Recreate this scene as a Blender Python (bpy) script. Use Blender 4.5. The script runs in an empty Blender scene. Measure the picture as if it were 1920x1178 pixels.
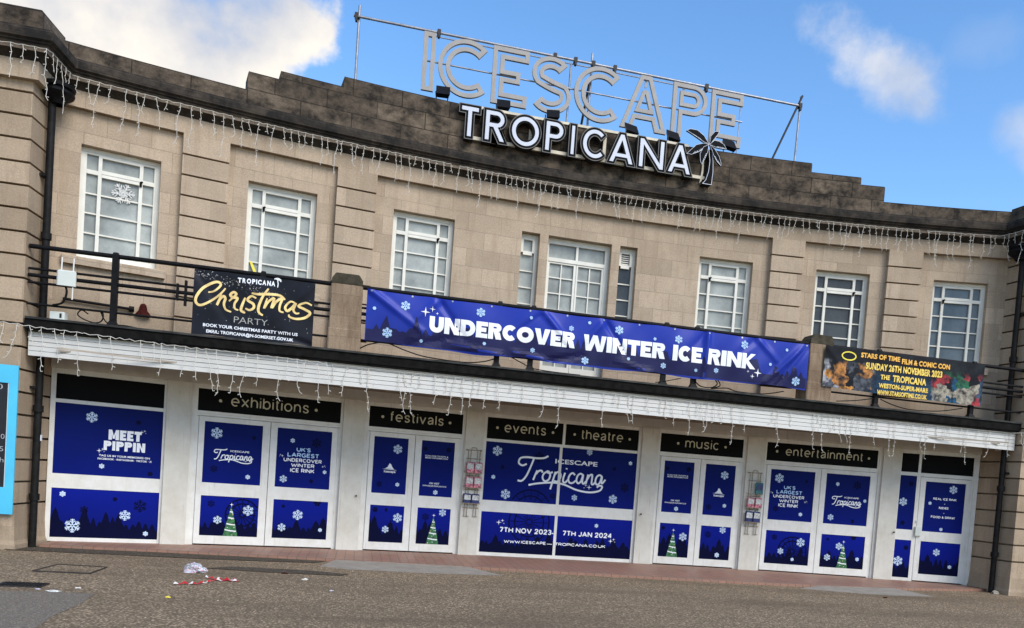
import bpy, bmesh, math, random
from mathutils import Vector, Matrix
from mathutils.geometry import tessellate_polygon
random.seed(7)
SC = bpy.context.scene
COL = SC.collection

# ------------------------------------------------------------------ camera
cam_d = bpy.data.cameras.new('camera')
cam = bpy.data.objects.new('camera', cam_d); COL.objects.link(cam)
CR = Vector((0.963905, -0.255499, 0.074886)); CD = Vector((0.060775, -0.062696, -0.996181)); CF = Vector((0.259218, 0.964774, -0.044905))
cam.matrix_world = Matrix(((CR.x, -CD.x, -CF.x, -3.82168), (CR.y, -CD.y, -CF.y, -16.60639), (CR.z, -CD.z, -CF.z, 1.6), (0, 0, 0, 1)))
cam_d.sensor_width = 36.0
cam_d.lens = 30.6950
cam_d.shift_x = -0.07809
cam_d.shift_y = 0.20085
cam_d.clip_start = 0.1
cam_d.clip_end = 3000
SC.camera = cam

# ------------------------------------------------------------------ light
SUN_EL, SUN_AZ = math.radians(42), math.radians(150)      # azimuth clockwise from +Y: the sun stands behind the camera, to its right
world = bpy.data.worlds.new('World'); SC.world = world
world.use_nodes = True
def build_world():
    nt = world.node_tree; N = nt.nodes; L = nt.links; N.clear()
    out = N.new('ShaderNodeOutputWorld'); bg = N.new('ShaderNodeBackground')
    bg.inputs['Strength'].default_value = 0.12
    sky = N.new('ShaderNodeTexSky'); sky.sky_type = 'NISHITA'; sky.sun_disc = False
    sky.sun_elevation = SUN_EL; sky.sun_rotation = SUN_AZ
    sky.air_density = 1.0; sky.dust_density = 0.3; sky.ozone_density = 2.5
    tc = N.new('ShaderNodeTexCoord')
    def math_(op, a, b=None, c=None):
        n = N.new('ShaderNodeMath'); n.operation = op
        for i, v in enumerate((a, b, c)):
            if v is None: continue
            if isinstance(v, (int, float)): n.inputs[i].default_value = v
            else: L.new(v, n.inputs[i])
        return n.outputs[0]
    def dot(c):
        c = Vector(c).normalized()
        n = N.new('ShaderNodeVectorMath'); n.operation = 'DOT_PRODUCT'
        L.new(tc.outputs['Generated'], n.inputs[0]); n.inputs[1].default_value = c
        return n.outputs['Value']
    def ss(v, a, b):
        n = N.new('ShaderNodeMapRange'); n.interpolation_type = 'SMOOTHSTEP'
        L.new(v, n.inputs['Value']); n.inputs['From Min'].default_value = a; n.inputs['From Max'].default_value = b
        return n.outputs['Result']
    def noise(scale, detail, rough, seed):
        m = N.new('ShaderNodeMapping'); m.inputs['Location'].default_value = (seed, seed * .7, 0)
        L.new(tc.outputs['Generated'], m.inputs['Vector'])
        n = N.new('ShaderNodeTexNoise'); n.inputs['Scale'].default_value = scale
        n.inputs['Detail'].default_value = detail; n.inputs['Roughness'].default_value = rough
        L.new(m.outputs[0], n.inputs['Vector']); return n.outputs['Fac']
    n1 = noise(9, 8, .58, 3.1); n2 = noise(5, 7, .55, 9.4); n3 = noise(16, 6, .6, 1.7)
    # the bank of cumulus on the left
    left = math_('MULTIPLY_ADD', math_('SUBTRACT', n1, .5), .055, dot((-.30, .86, .41)))
    m_left = ss(left, .9655, .9735)
    m_left = math_('MULTIPLY', m_left, ss(n2, .22, .46))
    # wisps on the right
    def streak(c, e, a, b, amp):
        # an elongated cloud: centre direction c, long axis towards e, half sizes a and b
        c = Vector(c).normalized(); u = (Vector(e) - c); u = (u - c * u.dot(c)).normalized(); v = c.cross(u)
        def raw(x):
            n = N.new('ShaderNodeVectorMath'); n.operation = 'DOT_PRODUCT'; L.new(tc.outputs['Generated'], n.inputs[0]); n.inputs[1].default_value = x; return n.outputs['Value']
        p = math_('MULTIPLY', raw(u), 1 / a); q = math_('MULTIPLY', raw(v), 1 / b)
        r = math_('ADD', math_('MULTIPLY', p, p), math_('MULTIPLY', q, q))
        r = math_('SUBTRACT', 1.0, r); r = math_('MULTIPLY_ADD', math_('SUBTRACT', n3, .5), amp, r)
        return math_('MULTIPLY', ss(r, -.7, 1.9), math_('GREATER_THAN', raw(c), 0.0))
    wa = streak((.461, .776, .430), (.509, .761, .402), .080, .026, 5.0)
    wb = streak((.485, .770, .415), (.535, .745, .400), .036, .028, 4.5)
    wc = streak((.610, .712, .350), (.64, .70, .33), .045, .028, 3.5)
    wd = streak((.536, .723, .435), (.56, .70, .44), .035, .022, 4.0)
    wisp = math_('MAXIMUM', math_('MAXIMUM', wa, wb), math_('MULTIPLY', wc, .8))
    wisp = math_('MAXIMUM', math_('MULTIPLY', wisp, .72), math_('MULTIPLY', wd, .12))
    # scattered cloud over the rest of the sky (behind the camera)
    behind = math_('MULTIPLY', ss(dot((0, -1, .25)), .1, .6), ss(n2, .46, .62))
    mask = math_('MAXIMUM', math_('MAXIMUM', m_left, wisp), math_('MULTIPLY', behind, .8))
    hsv = N.new('ShaderNodeHueSaturation'); hsv.inputs['Saturation'].default_value = 1.18; hsv.inputs['Value'].default_value = 1.0
    L.new(sky.outputs[0], hsv.inputs['Color'])
    cc = N.new('ShaderNodeValToRGB')
    cc.color_ramp.elements[0].position = .36; cc.color_ramp.elements[0].color = (1.9, 2.15, 2.7, 1)
    cc.color_ramp.elements[1].position = .58; cc.color_ramp.elements[1].color = (4.1, 3.85, 3.5, 1)
    L.new(n2, cc.inputs['Fac'])
    mix = N.new('ShaderNodeMix'); mix.data_type = 'RGBA'
    L.new(mask, mix.inputs['Factor']); L.new(hsv.outputs[0], mix.inputs['A']); L.new(cc.outputs[0], mix.inputs['B'])
    L.new(mix.outputs['Result'], bg.inputs['Color']); L.new(bg.outputs[0], out.inputs['Surface'])
build_world()
sun_d = bpy.data.lights.new('sun', 'SUN'); sun_d.energy = 1.5; sun_d.angle = math.radians(35); sun_d.color = (1.0, .94, .86)
sun = bpy.data.objects.new('sun', sun_d); COL.objects.link(sun)
sdir = Vector((math.sin(SUN_AZ) * math.cos(SUN_EL), math.cos(SUN_AZ) * math.cos(SUN_EL), math.sin(SUN_EL)))
sun.rotation_euler = sdir.to_track_quat('Z', 'Y').to_euler(); sun.location = sdir * 40
SC.view_settings.view_transform = 'Standard'; SC.view_settings.look = 'None'
SC.view_settings.exposure = 1.12; SC.view_settings.gamma = 1.0

# ------------------------------------------------------------------ geometry of the curved front
RA = 28.805                      # radius of the concave front; offsets are positive towards the street
def AP(s, off=0.0):
    t = s / RA; r = RA - off
    return (r * math.sin(t), -RA + r * math.cos(t))
GO = -0.212                      # plane of the ground floor shopfronts
FRONT_L, FRONT_R = (-8.68, -2.08), (8.68, -2.15)
S_END = 8.76

# ------------------------------------------------------------------ mesh builder
class MB:
    def __init__(self): self.v = []; self.uv = []; self.f = []; self.m = []; self.sm = []
    def add(self, vs, fs, m=0, uv=None, smooth=False):
        b = len(self.v); self.v += [tuple(p) for p in vs]
        self.uv += list(uv) if uv else [(p[0] + p[1] * .37, p[2]) for p in vs]
        for i, f in enumerate(fs):
            self.f.append(tuple(b + k for k in f)); self.m.append(m if isinstance(m, int) else m[i]); self.sm.append(smooth)
        return self
    def quad(self, a, b, c, d, m=0, uv=None): return self.add([a, b, c, d], [(0, 1, 2, 3)], m, uv)
    def box(self, x0, x1, y0, y1, z0, z1, m=0):
        v = [(x0, y0, z0), (x1, y0, z0), (x1, y1, z0), (x0, y1, z0), (x0, y0, z1), (x1, y0, z1), (x1, y1, z1), (x0, y1, z1)]
        return self.add(v, [(0, 1, 5, 4), (1, 2, 6, 5), (2, 3, 7, 6), (3, 0, 4, 7), (4, 5, 6, 7), (3, 2, 1, 0)], m)
    def bbox(self, x0, x1, y0, y1, z0, z1, b=.01, m=0):       # box with chamfered vertical and top front edges
        pl = [(x0 + b, y0), (x1 - b, y0), (x1, y0 + b), (x1, y1), (x0, y1), (x0, y0 + b)]
        vs = [(x, y, z0) for x, y in pl] + [(x, y, z1 - b) for x, y in pl]
        cx, cy = (x0 + x1) / 2, (y0 + y1) / 2
        vs += [(x + (b if x < cx else -b), y + (b if y < cy else 0), z1) for x, y in pl]
        n = 6; fs = []
        for lv in (0, 1):
            for i in range(n):
                j = (i + 1) % n; fs.append((lv * n + i, lv * n + j, lv * n + n + j, lv * n + n + i))
        fs.append(tuple(2 * n + i for i in range(n))); fs.append(tuple(reversed(range(n))))
        return self.add(vs, fs, m)
    def arcbox(self, s0, s1, z0, z1, of, ob, m=0, ds=.3, mtop=None):
        n = max(1, int(math.ceil((s1 - s0) / ds))); vs = []; uv = []
        for i in range(n + 1):
            s = s0 + (s1 - s0) * i / n
            for off, z in ((of, z0), (of, z1), (ob, z1), (ob, z0)):
                p = AP(s, off); vs.append((p[0], p[1], z)); uv.append((s, z + (of - off)))
        fs = []; ms = []
        for i in range(n):
            a = 4 * i; c = a + 4
            fs += [(a, c, c + 1, a + 1), (a + 1, c + 1, c + 2, a + 2), (a + 2, c + 2, c + 3, a + 3), (a + 3, c + 3, c, a)]
            ms += [m, m if mtop is None else mtop, m, m]
        fs += [(0, 1, 2, 3), (4 * n + 3, 4 * n + 2, 4 * n + 1, 4 * n)]; ms += [m, m]
        return self.add(vs, fs, ms, uv)
    def sweep(self, cols, prof, mats=0):
        # cols: (x, y, nx, ny, u) base point, mitred normal, running length;  prof: (offset, z) from bottom to top
        k = len(prof); vs = []; uv = []; acc = [0]
        for i in range(1, k): acc.append(acc[-1] + math.hypot(prof[i][0] - prof[i-1][0], prof[i][1] - prof[i-1][1]))
        for (x, y, nx, ny, u) in cols:
            for (o, z) in prof: vs.append((x + nx * o, y + ny * o, z)); uv.append((u, z))
        fs = []; ms = []
        for i in range(len(cols) - 1):
            for j in range(k - 1):
                a = i * k + j; fs.append((a, a + k, a + k + 1, a + 1)); ms.append(mats if isinstance(mats, int) else mats[j])
        return self.add(vs, fs, ms, uv)
    def tube(self, path, r, n=6, m=0, caps=True, smooth=True):
        P = [Vector(p) for p in path]; rr = r if isinstance(r, (list, tuple)) else [r] * len(P)
        vs = []; fs = []
        t0 = (P[1] - P[0]).normalized(); up = Vector((0, 0, 1)) if abs(t0.z) < .9 else Vector((1, 0, 0))
        a = t0.cross(up).normalized(); prev = t0
        for i, p in enumerate(P):
            t = (P[min(i + 1, len(P) - 1)] - P[max(i - 1, 0)]).normalized()
            q = prev.rotation_difference(t); a = q @ a; prev = t; b = t.cross(a)
            for k in range(n):
                an = 2 * math.pi * k / n; vs.append(p + (a * math.cos(an) + b * math.sin(an)) * rr[i])
        for i in range(len(P) - 1):
            for k in range(n):
                k2 = (k + 1) % n; fs.append((i * n + k, i * n + k2, (i + 1) * n + k2, (i + 1) * n + k))
        self.add(vs, fs, m, None, smooth)
        if caps: self.add(vs[:n], [tuple(reversed(range(n)))], m); self.add(vs[-n:], [tuple(range(n))], m)
        return self
    def plate(self, polys, y0, y1, m=0, ms=None):             # flat shape in the XZ plane (first polygon, others as holes), front at y0, back at y1
        vl = [[Vector((x, z, 0)) for x, z in p] for p in polys]
        tri = tessellate_polygon(vl); flat = [q for p in polys for q in p]
        self.add([(x, y0, z) for x, z in flat], [tuple(t) for t in tri], m)
        if y1 is not None:
            self.add([(x, y1, z) for x, z in flat], [tuple(reversed(t)) for t in tri], m if ms is None else ms)
            for p in polys:
                n = len(p); vs = [(x, y0, z) for x, z in p] + [(x, y1, z) for x, z in p]
                self.add(vs, [(i, (i + 1) % n, n + (i + 1) % n, n + i) for i in range(n)], m if ms is None else ms)
        return self
    def ribbon(self, pts, w, y, m=0, dy=.00025):              # pen stroke in the XZ plane
        n = len(pts); vs = []; ww = w if isinstance(w, list) else [w] * n
        for i in range(n):
            a = pts[max(i - 1, 0)]; b = pts[min(i + 1, n - 1)]; dx, dz = b[0] - a[0], b[1] - a[1]; l = math.hypot(dx, dz) or 1
            nx, nz = -dz / l * ww[i] / 2, dx / l * ww[i] / 2; yy = y - dy * i / n
            vs += [(pts[i][0] + nx, yy, pts[i][1] + nz), (pts[i][0] - nx, yy, pts[i][1] - nz)]
        self.add(vs, [(2 * i, 2 * i + 2, 2 * i + 3, 2 * i + 1) for i in range(n - 1)], m)
        return self
    def text(self, s, x0, x1, zb, zc, y, m=0, bold=0.0, dy=None):
        vs, fs = text_mesh(s, bold); bx0 = min(v[0] for v in vs); bx1 = max(v[0] for v in vs)
        sx = (x1 - x0) / (bx1 - bx0); sz = (zc - zb) / cap_height()
        self.add([(x0 + (v[0] - bx0) * sx, y, zb + v[1] * sz) for v in vs], fs, m)
        return self
    def build(self, name, mats, parent=None, loc=None, rz=0.0):
        me = bpy.data.meshes.new(name)
        me.from_pydata(self.v, [], self.f)
        for mt in (mats if isinstance(mats, (list, tuple)) else [mats]): me.materials.append(mt)
        me.polygons.foreach_set('material_index', self.m); me.polygons.foreach_set('use_smooth', self.sm)
        ul = me.uv_layers.new(name='UVMap')
        data = []
        for l in me.loops: data += self.uv[l.vertex_index]
        ul.data.foreach_set('uv', data)
        me.update()
        o = bpy.data.objects.new(name, me); COL.objects.link(o)
        if parent: o.parent = parent
        if loc: o.location = loc
        if rz: o.rotation_euler = (0, 0, rz)
        return o
_tc = {}
def text_mesh(s, bold=0.0):
    if (s, bold) in _tc: return _tc[(s, bold)]
    cu = bpy.data.curves.new('t', 'FONT'); cu.body = s; cu.size = 1.0; cu.offset = bold; cu.resolution_u = 3; cu.fill_mode = 'FRONT'; cu.space_character = 1 + bold * 1.1
    o = bpy.data.objects.new('t', cu); me = o.to_mesh()
    r = ([(v.co.x, v.co.y) for v in me.vertices], [tuple(p.vertices) for p in me.polygons])
    o.to_mesh_clear(); bpy.data.objects.remove(o); bpy.data.curves.remove(cu); _tc[(s, bold)] = r
    return r
def cap_height():
    return max(v[1] for v in text_mesh('H')[0])
def smooth_path(p, n=6):
    P = [p[0]] + list(p) + [p[-1]]; out = []
    for i in range(1, len(P) - 2):
        for k in range(n):
            t = k / n; q = []
            for d in range(len(p[0])):
                a, b, c, e = P[i-1][d], P[i][d], P[i+1][d], P[i+2][d]
                q.append(.5 * (2*b + (c - a)*t + (2*a - 5*b + 4*c - e)*t*t + (3*b - a - 3*c + e)*t**3))
            out.append(tuple(q))
    out.append(tuple(p[-1])); return out

def _arc(cx, cz, rx, rz, a0, a1, n=14): return [(cx + rx * math.cos(math.radians(a0 + (a1 - a0) * i / n)), cz + rz * math.sin(math.radians(a0 + (a1 - a0) * i / n))) for i in range(n + 1)]
_S = [(.93, .80), (.75, .97), (.5, 1.0), (.2, .95), (.06, .76), (.2, .58), (.5, .5), (.8, .42), (.95, .24), (.8, .05), (.5, 0), (.22, .03), (.05, .2)]
PEN = {  # letter skeletons: relative width, strokes in a unit box (capitals) or in x-heights (small letters)
 'U': (.74, [[(0, 1), (0, .42)] + _arc(.5, .42, .5, .42, 180, 360) + [(1, 1)]]), 'N': (.76, [[(0, 0), (0, 1), (1, 0), (1, 1)]]), 'D': (.74, [[(0, 0), (0, 1), (.35, 1)] + _arc(.35, .5, .65, .5, 90, -90) + [(0, 0)]]),
 'E': (.56, [[(1, 1), (0, 1), (0, 0), (1, 0)], [(0, .5), (.85, .5)]]), 'R': (.66, [[(0, 0), (0, 1), (.5, 1)] + _arc(.5, .72, .46, .28, 90, -90) + [(0, .44)], [(.45, .44), (1, 0)]]), 'P': (.64, [[(0, 0), (0, 1), (.5, 1)] + _arc(.5, .70, .5, .30, 90, -90) + [(0, .40)]]),
 'C': (.72, [_arc(.56, .5, .56, .5, 48, 312, 20)]), 'O': (.86, [_arc(.5, .5, .5, .5, 90, 450, 28)]), 'G': (.78, [_arc(.52, .5, .52, .5, 48, 345, 20) + [(.58, .44)]]), 'V': (.84, [[(0, 1), (.5, 0), (1, 1)]]), 'W': (1.18, [[(0, 1), (.26, 0), (.5, .8), (.74, 0), (1, 1)]]),
 'I': (.0, [[(0, 0), (0, 1)]]), 'T': (.64, [[(0, 1), (1, 1)], [(.5, 1), (.5, 0)]]), 'K': (.68, [[(0, 0), (0, 1)], [(1, 1), (.05, .46)], [(.36, .62), (1, 0)]]), 'M': (.92, [[(0, 0), (.04, 1), (.5, .22), (.96, 1), (1, 0)]]), 'L': (.54, [[(0, 1), (0, 0), (1, 0)]]),
 'S': (.62, [_S]), 'F': (.54, [[(1, 1), (0, 1), (0, 0)], [(0, .52), (.8, .52)]]), 'Y': (.8, [[(0, 1), (.5, .45), (1, 1)], [(.5, .45), (.5, 0)]]), 'B': (.66, [[(0, 0), (0, 1), (.5, 1)] + _arc(.5, .77, .42, .23, 90, -90) + [(0, .54)], [(.5, .54)] + _arc(.5, .27, .5, .27, 90, -90) + [(0, 0)]]), 'A': (.84, [[(0, 0), (.5, 1), (1, 0)], [(.18, .32), (.82, .32)]]), 'H': (.74, [[(0, 0), (0, 1)], [(1, 0), (1, 1)], [(0, .5), (1, .5)]]), 'J': (.5, [[(1, 1), (1, .35)] + _arc(.5, .35, .5, .35, 0, -160)]), "'": (.0, [[(0, 1), (0, .82)]]), '-': (.3, [[(0, .45), (1, .45)]]), '.': (.0, [[(0, 0), (0, .03)]]), '&': (.7, [[(1, 0), (.2, .75), (.3, 1), (.6, .9), (.5, .65), (.05, .3), (.2, 0), (.6, .05), (.95, .4)]]),
 '0': (.66, [_arc(.5, .5, .5, .5, 90, 450, 24)]), '2': (.6, [[(.02, .75)] + _arc(.5, .72, .46, .28, 170, -20) + [(0, 0), (1, 0)]]), '3': (.58, [_arc(.45, .75, .45, .25, 150, -80, 10) + _arc(.45, .27, .52, .27, 80, -150, 10)]), '4': (.64, [[(.75, 0), (.75, 1), (0, .28), (1, .28)]]), '7': (.58, [[(0, 1), (1, 1), (.35, 0)]]), '6': (.62, [[(.8, 1), (.2, .6)] + _arc(.5, .32, .5, .32, 150, -210, 20)]),
 'e': (.92, [[(0, .5), (1, .5)] + _arc(.5, .5, .5, .5, 0, 305, 18)]), 'x': (.84, [[(0, 0), (1, 1)], [(0, 1), (1, 0)]]), 'h': (.78, [[(0, 0), (0, 1.37)], [(0, .5)] + _arc(.5, .55, .5, .45, 180, 0) + [(1, 0)]]), 'i': (.0, [[(0, 0), (0, 1)], [(0, 1.27), (0, 1.37)]]), 'b': (.86, [[(0, 0), (0, 1.37)], _arc(.5, .5, .5, .5, 180, 540, 22)]),
 't': (.36, [[(.35, 1.28), (.35, .22), (.55, .02), (1, .02)], [(0, 1), (1, 1)]]), 'o': (.92, [_arc(.5, .5, .5, .5, 90, 450, 24)]), 'n': (.78, [[(0, 0), (0, 1)], [(0, .5)] + _arc(.5, .55, .5, .45, 180, 0) + [(1, 0)]]), 's': (.74, [_S]), 'f': (.42, [[(.4, 0), (.4, 1.15), (.6, 1.36), (1, 1.37)], [(0, 1), (1, 1)]]), 'v': (.84, [[(0, 1), (.5, 0), (1, 1)]]),
 'a': (.80, [[(.06, .78)] + _arc(.48, .70, .44, .30, 150, 0) + [(.92, 0)], [(.92, .6), (.45, .52), (.08, .38), (.05, .15), (.3, 0), (.65, .08), (.92, .34)]]), 'l': (.0, [[(0, 0), (0, 1.37)]]), 'm': (1.34, [[(0, 0), (0, 1)], [(0, .5)] + _arc(.25, .58, .25, .42, 180, 0) + [(.5, 0)], [(.5, .5)] + _arc(.75, .58, .25, .42, 180, 0) + [(1, 0)]]), 'u': (.78, [[(1, 0), (1, 1)], [(0, 1)] + _arc(.5, .45, .5, .45, 180, 360) + [(1, 1)]]), 'c': (.82, [_arc(.5, .5, .5, .5, 48, 312, 18)]), 'r': (.38, [[(0, 0), (0, 1)], [(0, .55), (.35, .95), (1, 1)]]),
}
def pen_text(mb, s, x0, x1, zb, H, w, y, m, gap, tilt=0.0):
    # lettering drawn with a round pen of width w; H is the height of capitals (or the x-height of small letters)
    L_ = [c for c in s if c != ' ']; sp = s.count(' ') * (H * .34)
    k = (x1 - x0 - len(L_) * w - (len(s) - 1) * gap - sp) / max(.01, sum(PEN[c][0] for c in L_))
    x = x0; st = 0
    for c in s:
        if c == ' ': x += H * .34 + gap; continue
        W_, strokes = PEN[c]
        for path in strokes:
            P = [(x + w / 2 + px * W_ * k, zb + w / 2 + pz * (H - w)) for px, pz in path]; run = [P[0]]; cuts = [P[0], P[-1]] if w > .03 else []
            def flush(r):
                nonlocal st
                if len(r) > 1: mb.ribbon(r, w, y - .00018 * (st % 9), m, .00008); st += 1
            for i in range(1, len(P)):
                run.append(P[i])
                if i < len(P) - 1:
                    a = math.atan2(P[i][1] - P[i-1][1], P[i][0] - P[i-1][0]); b = math.atan2(P[i+1][1] - P[i][1], P[i+1][0] - P[i][0]); d = abs((b - a + math.pi) % (2 * math.pi) - math.pi)
                    if d > .6: flush(run); run = [P[i]]; cuts.append(P[i])
            flush(run)
            for q in cuts:
                st += 1; yy = y - .00018 * (st % 9); corner = q not in (P[0], P[-1]); r = w / 2 * (1.0 if corner else .999)
                if corner: mb.add([(q[0] + r * math.cos(a * .5236), yy, q[1] + r * math.sin(a * .5236)) for a in range(12)], [tuple(range(12))], m)
        x += W_ * k + w + gap
def thing(name, label, cat, loc=(0, 0, 0), rz=0, group=None):
    o = bpy.data.objects.new(name, None); COL.objects.link(o); o.empty_display_size = .2
    o.location = loc; o.rotation_euler = (0, 0, rz); return tag(o, label, cat, group)
def tag(o, label, cat, group=None):
    o['label'] = label; o['category'] = cat
    if group: o['group'] = group
    return o
def kind(o, k): o['kind'] = k; return o

# ------------------------------------------------------------------ materials
def newmat(name):
    m = bpy.data.materials.new(name); m.use_nodes = True; nt = m.node_tree
    return m, nt, nt.nodes, nt.links, nt.nodes['Principled BSDF']
def plain(name, c, rough=.6, metal=0.0, spec=.4, var=.12, scale=6.0, bump=0.0, coat=0.0):
    m, nt, N, L, b = newmat(name)
    b.inputs['Roughness'].default_value = rough; b.inputs['Metallic'].default_value = metal; b.inputs['Specular IOR Level'].default_value = spec
    b.inputs['Coat Weight'].default_value = coat; b.inputs['Coat Roughness'].default_value = .08
    tc = N.new('ShaderNodeTexCoord'); no = N.new('ShaderNodeTexNoise'); no.inputs['Scale'].default_value = scale; no.inputs['Detail'].default_value = 6
    L.new(tc.outputs['Object'], no.inputs['Vector'])
    r = N.new('ShaderNodeValToRGB'); r.color_ramp.elements[0].position = .3; r.color_ramp.elements[1].position = .7
    r.color_ramp.elements[0].color = tuple(x * (1 - var) for x in c) + (1,); r.color_ramp.elements[1].color = tuple(min(1, x * (1 + var)) for x in c) + (1,)
    L.new(no.outputs['Fac'], r.inputs['Fac']); L.new(r.outputs[0], b.inputs['Base Color'])
    if bump:
        bu = N.new('ShaderNodeBump'); bu.inputs['Strength'].default_value = bump; bu.inputs['Distance'].default_value = .01
        L.new(no.outputs['Fac'], bu.inputs['Height']); L.new(bu.outputs[0], b.inputs['Normal'])
    return m
def mixc(N, L, f, a, b, blend='MIX'):
    n = N.new('ShaderNodeMix'); n.data_type = 'RGBA'; n.blend_type = blend
    for k, v in (('Factor', f), ('A', a), ('B', b)):
        if isinstance(v, (int, float)): n.inputs[k].default_value = v
        elif isinstance(v, tuple): n.inputs[k].default_value = v + (1,) if len(v) == 3 else v
        else: L.new(v, n.inputs[k])
    return n.outputs['Result']
def rng(N, L, v, a, b, c=0.0, d=1.0):
    n = N.new('ShaderNodeMapRange'); L.new(v, n.inputs['Value'])
    for k, q in (('From Min', a), ('From Max', b), ('To Min', c), ('To Max', d)): n.inputs[k].default_value = q
    return n.outputs['Result']
def noise(N, L, vec, scale, detail=6, rough=.6, sc=(1, 1, 1), loc=(0, 0, 0)):
    mp = N.new('ShaderNodeMapping'); mp.inputs['Scale'].default_value = sc; mp.inputs['Location'].default_value = loc; L.new(vec, mp.inputs['Vector'])
    n = N.new('ShaderNodeTexNoise'); n.inputs['Scale'].default_value = scale; n.inputs['Detail'].default_value = detail; n.inputs['Roughness'].default_value = rough
    L.new(mp.outputs[0], n.inputs['Vector']); return n.outputs['Fac']
def grimy(name, c, rough, bump=.1):
    # paint with drips, chips and splash marks
    m, nt, N, L, b = newmat(name); b.inputs['Roughness'].default_value = rough; b.inputs['Specular IOR Level'].default_value = .3
    tc = N.new('ShaderNodeTexCoord'); P = tc.outputs['Object']
    a = noise(N, L, P, 4, 7, .65); d = noise(N, L, P, 5, 7, .7, (3.5, 3.5, .28), (2, 5, 1)); f = noise(N, L, P, 60, 4, .7)
    col = mixc(N, L, rng(N, L, a, .35, .72), c, tuple(x * y for x, y in zip(c, (.84, .82, .78))))
    col = mixc(N, L, rng(N, L, d, .57, .74, 0, .5), col, (.36, .29, .20))
    col = mixc(N, L, rng(N, L, f, .69, .75, 0, .6), col, (.25, .21, .16))
    L.new(col, b.inputs['Base Color'])
    bu = N.new('ShaderNodeBump'); bu.inputs['Strength'].default_value = bump; bu.inputs['Distance'].default_value = .006; L.new(f, bu.inputs['Height']); L.new(bu.outputs[0], b.inputs['Normal'])
    return m
def stone(name, c1, c2, row, width, zoff, mortar=.006, grime=.0, gscale=(1, 1, 1), grimec=(.03, .026, .022), lo=.45, hi=.7, joint=.55, speck=.55):
    m, nt, N, L, b = newmat(name)
    b.inputs['Roughness'].default_value = .9; b.inputs['Specular IOR Level'].default_value = .2
    uv = N.new('ShaderNodeUVMap').outputs[0]
    mp = N.new('ShaderNodeMapping'); mp.inputs['Location'].default_value = (3.1, -zoff + row * 40, 0); L.new(uv, mp.inputs['Vector'])
    br = N.new('ShaderNodeTexBrick'); L.new(mp.outputs[0], br.inputs['Vector'])
    br.inputs['Scale'].default_value = 1; br.inputs['Brick Width'].default_value = width; br.inputs['Row Height'].default_value = row
    br.inputs['Mortar Size'].default_value = mortar; br.inputs['Mortar Smooth'].default_value = .3; br.inputs['Bias'].default_value = 0
    br.inputs['Color1'].default_value = c1 + (1,); br.inputs['Color2'].default_value = c2 + (1,)
    br.inputs['Mortar'].default_value = tuple(x * joint for x in c1) + (1,)
    col = br.outputs['Color']
    fine = noise(N, L, uv, 42, 6, .78); mid = noise(N, L, uv, 9, 6, .65, (1, 1.6, 1)); big = noise(N, L, uv, 1.3, 5, .6)
    col = mixc(N, L, rng(N, L, fine, .3, .7, speck, 0), col, (.18, .14, .10), 'MULTIPLY') if speck else col
    col = mixc(N, L, rng(N, L, mid, .48, .70, 0, .45), col, tuple(x * .55 for x in c1))
    run = noise(N, L, uv, 3.2, 7, .66, (2.4, .22, 1), (3, 1, 0)); col = mixc(N, L, rng(N, L, run, .51, .70, 0, .70), col, tuple(x * f for x, f in zip(c1, (.50, .46, .42))))
    col = mixc(N, L, rng(N, L, big, .45, .7, 0, .35), col, tuple(min(1, x * 1.25) for x in c2))
    if grime:
        g1 = noise(N, L, uv, 2.2, 8, .68, gscale, (5, 2, 0)); g2 = noise(N, L, uv, 7, 7, .7, gscale, (1, 7, 0))
        g = N.new('ShaderNodeMath'); g.operation = 'ADD'; L.new(g1, g.inputs[0]); L.new(rng(N, L, g2, 0, 1, -.25, .25), g.inputs[1])
        col = mixc(N, L, rng(N, L, g.outputs[0], lo, hi, 0, grime), col, grimec)
    L.new(col, b.inputs['Base Color'])
    bu = N.new('ShaderNodeBump'); bu.inputs['Strength'].default_value = .35; bu.inputs['Distance'].default_value = .006
    h = N.new('ShaderNodeMath'); h.operation = 'MULTIPLY_ADD'; L.new(br.outputs['Fac'], h.inputs[0]); h.inputs[1].default_value = -1.2; L.new(fine, h.inputs[2])
    L.new(h.outputs[0], bu.inputs['Height']); L.new(bu.outputs[0], b.inputs['Normal'])
    return m
STONE1, STONE2 = (.61, .485, .355), (.46, .362, .262)
M = {}
M['wall'] = stone('ashlar stone', STONE1, STONE2, .327, .62, 6.04, .0055, .35, (1, .35, 1), (.14, .105, .075), .58, .85, joint=.60)
M['rust'] = stone('rusticated stone', STONE1, STONE2, .327, .43, 6.365, .003, .35, (1, .5, 1), (.15, .11, .08), .58, .9, joint=.8)
M['pav'] = stone('pavilion stone', (.55, .43, .305), (.39, .30, .21), .329, .8, 6.54, .003, .5, (1.3, .4, 1), (.13, .095, .065), .52, .85, joint=.7)
M['parapet'] = stone('weathered parapet stone', (.25, .195, .14), (.125, .098, .072), .297, .85, 7.94, .010, .95, (1.0, 1.25, 1), (.014, .012, .010), .36, .64, joint=.15, speck=.6)
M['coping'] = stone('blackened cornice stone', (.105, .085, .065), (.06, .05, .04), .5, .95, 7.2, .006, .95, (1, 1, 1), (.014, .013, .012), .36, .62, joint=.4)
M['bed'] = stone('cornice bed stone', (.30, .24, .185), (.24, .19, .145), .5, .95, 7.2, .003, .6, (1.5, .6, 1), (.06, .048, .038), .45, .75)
M['pier'] = stone('stained pier stone', (.36, .27, .185), (.29, .215, .145), .33, .6, 3.9, .004, .75, (3, .5, 1), (.10, .055, .03), .45, .75)
M['moss'] = stone('mossy stone', (.12, .10, .07), (.08, .07, .05), .5, 1, 4.4, .002, .8, (2, 2, 1), (.02, .02, .012), .4, .65)
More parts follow.
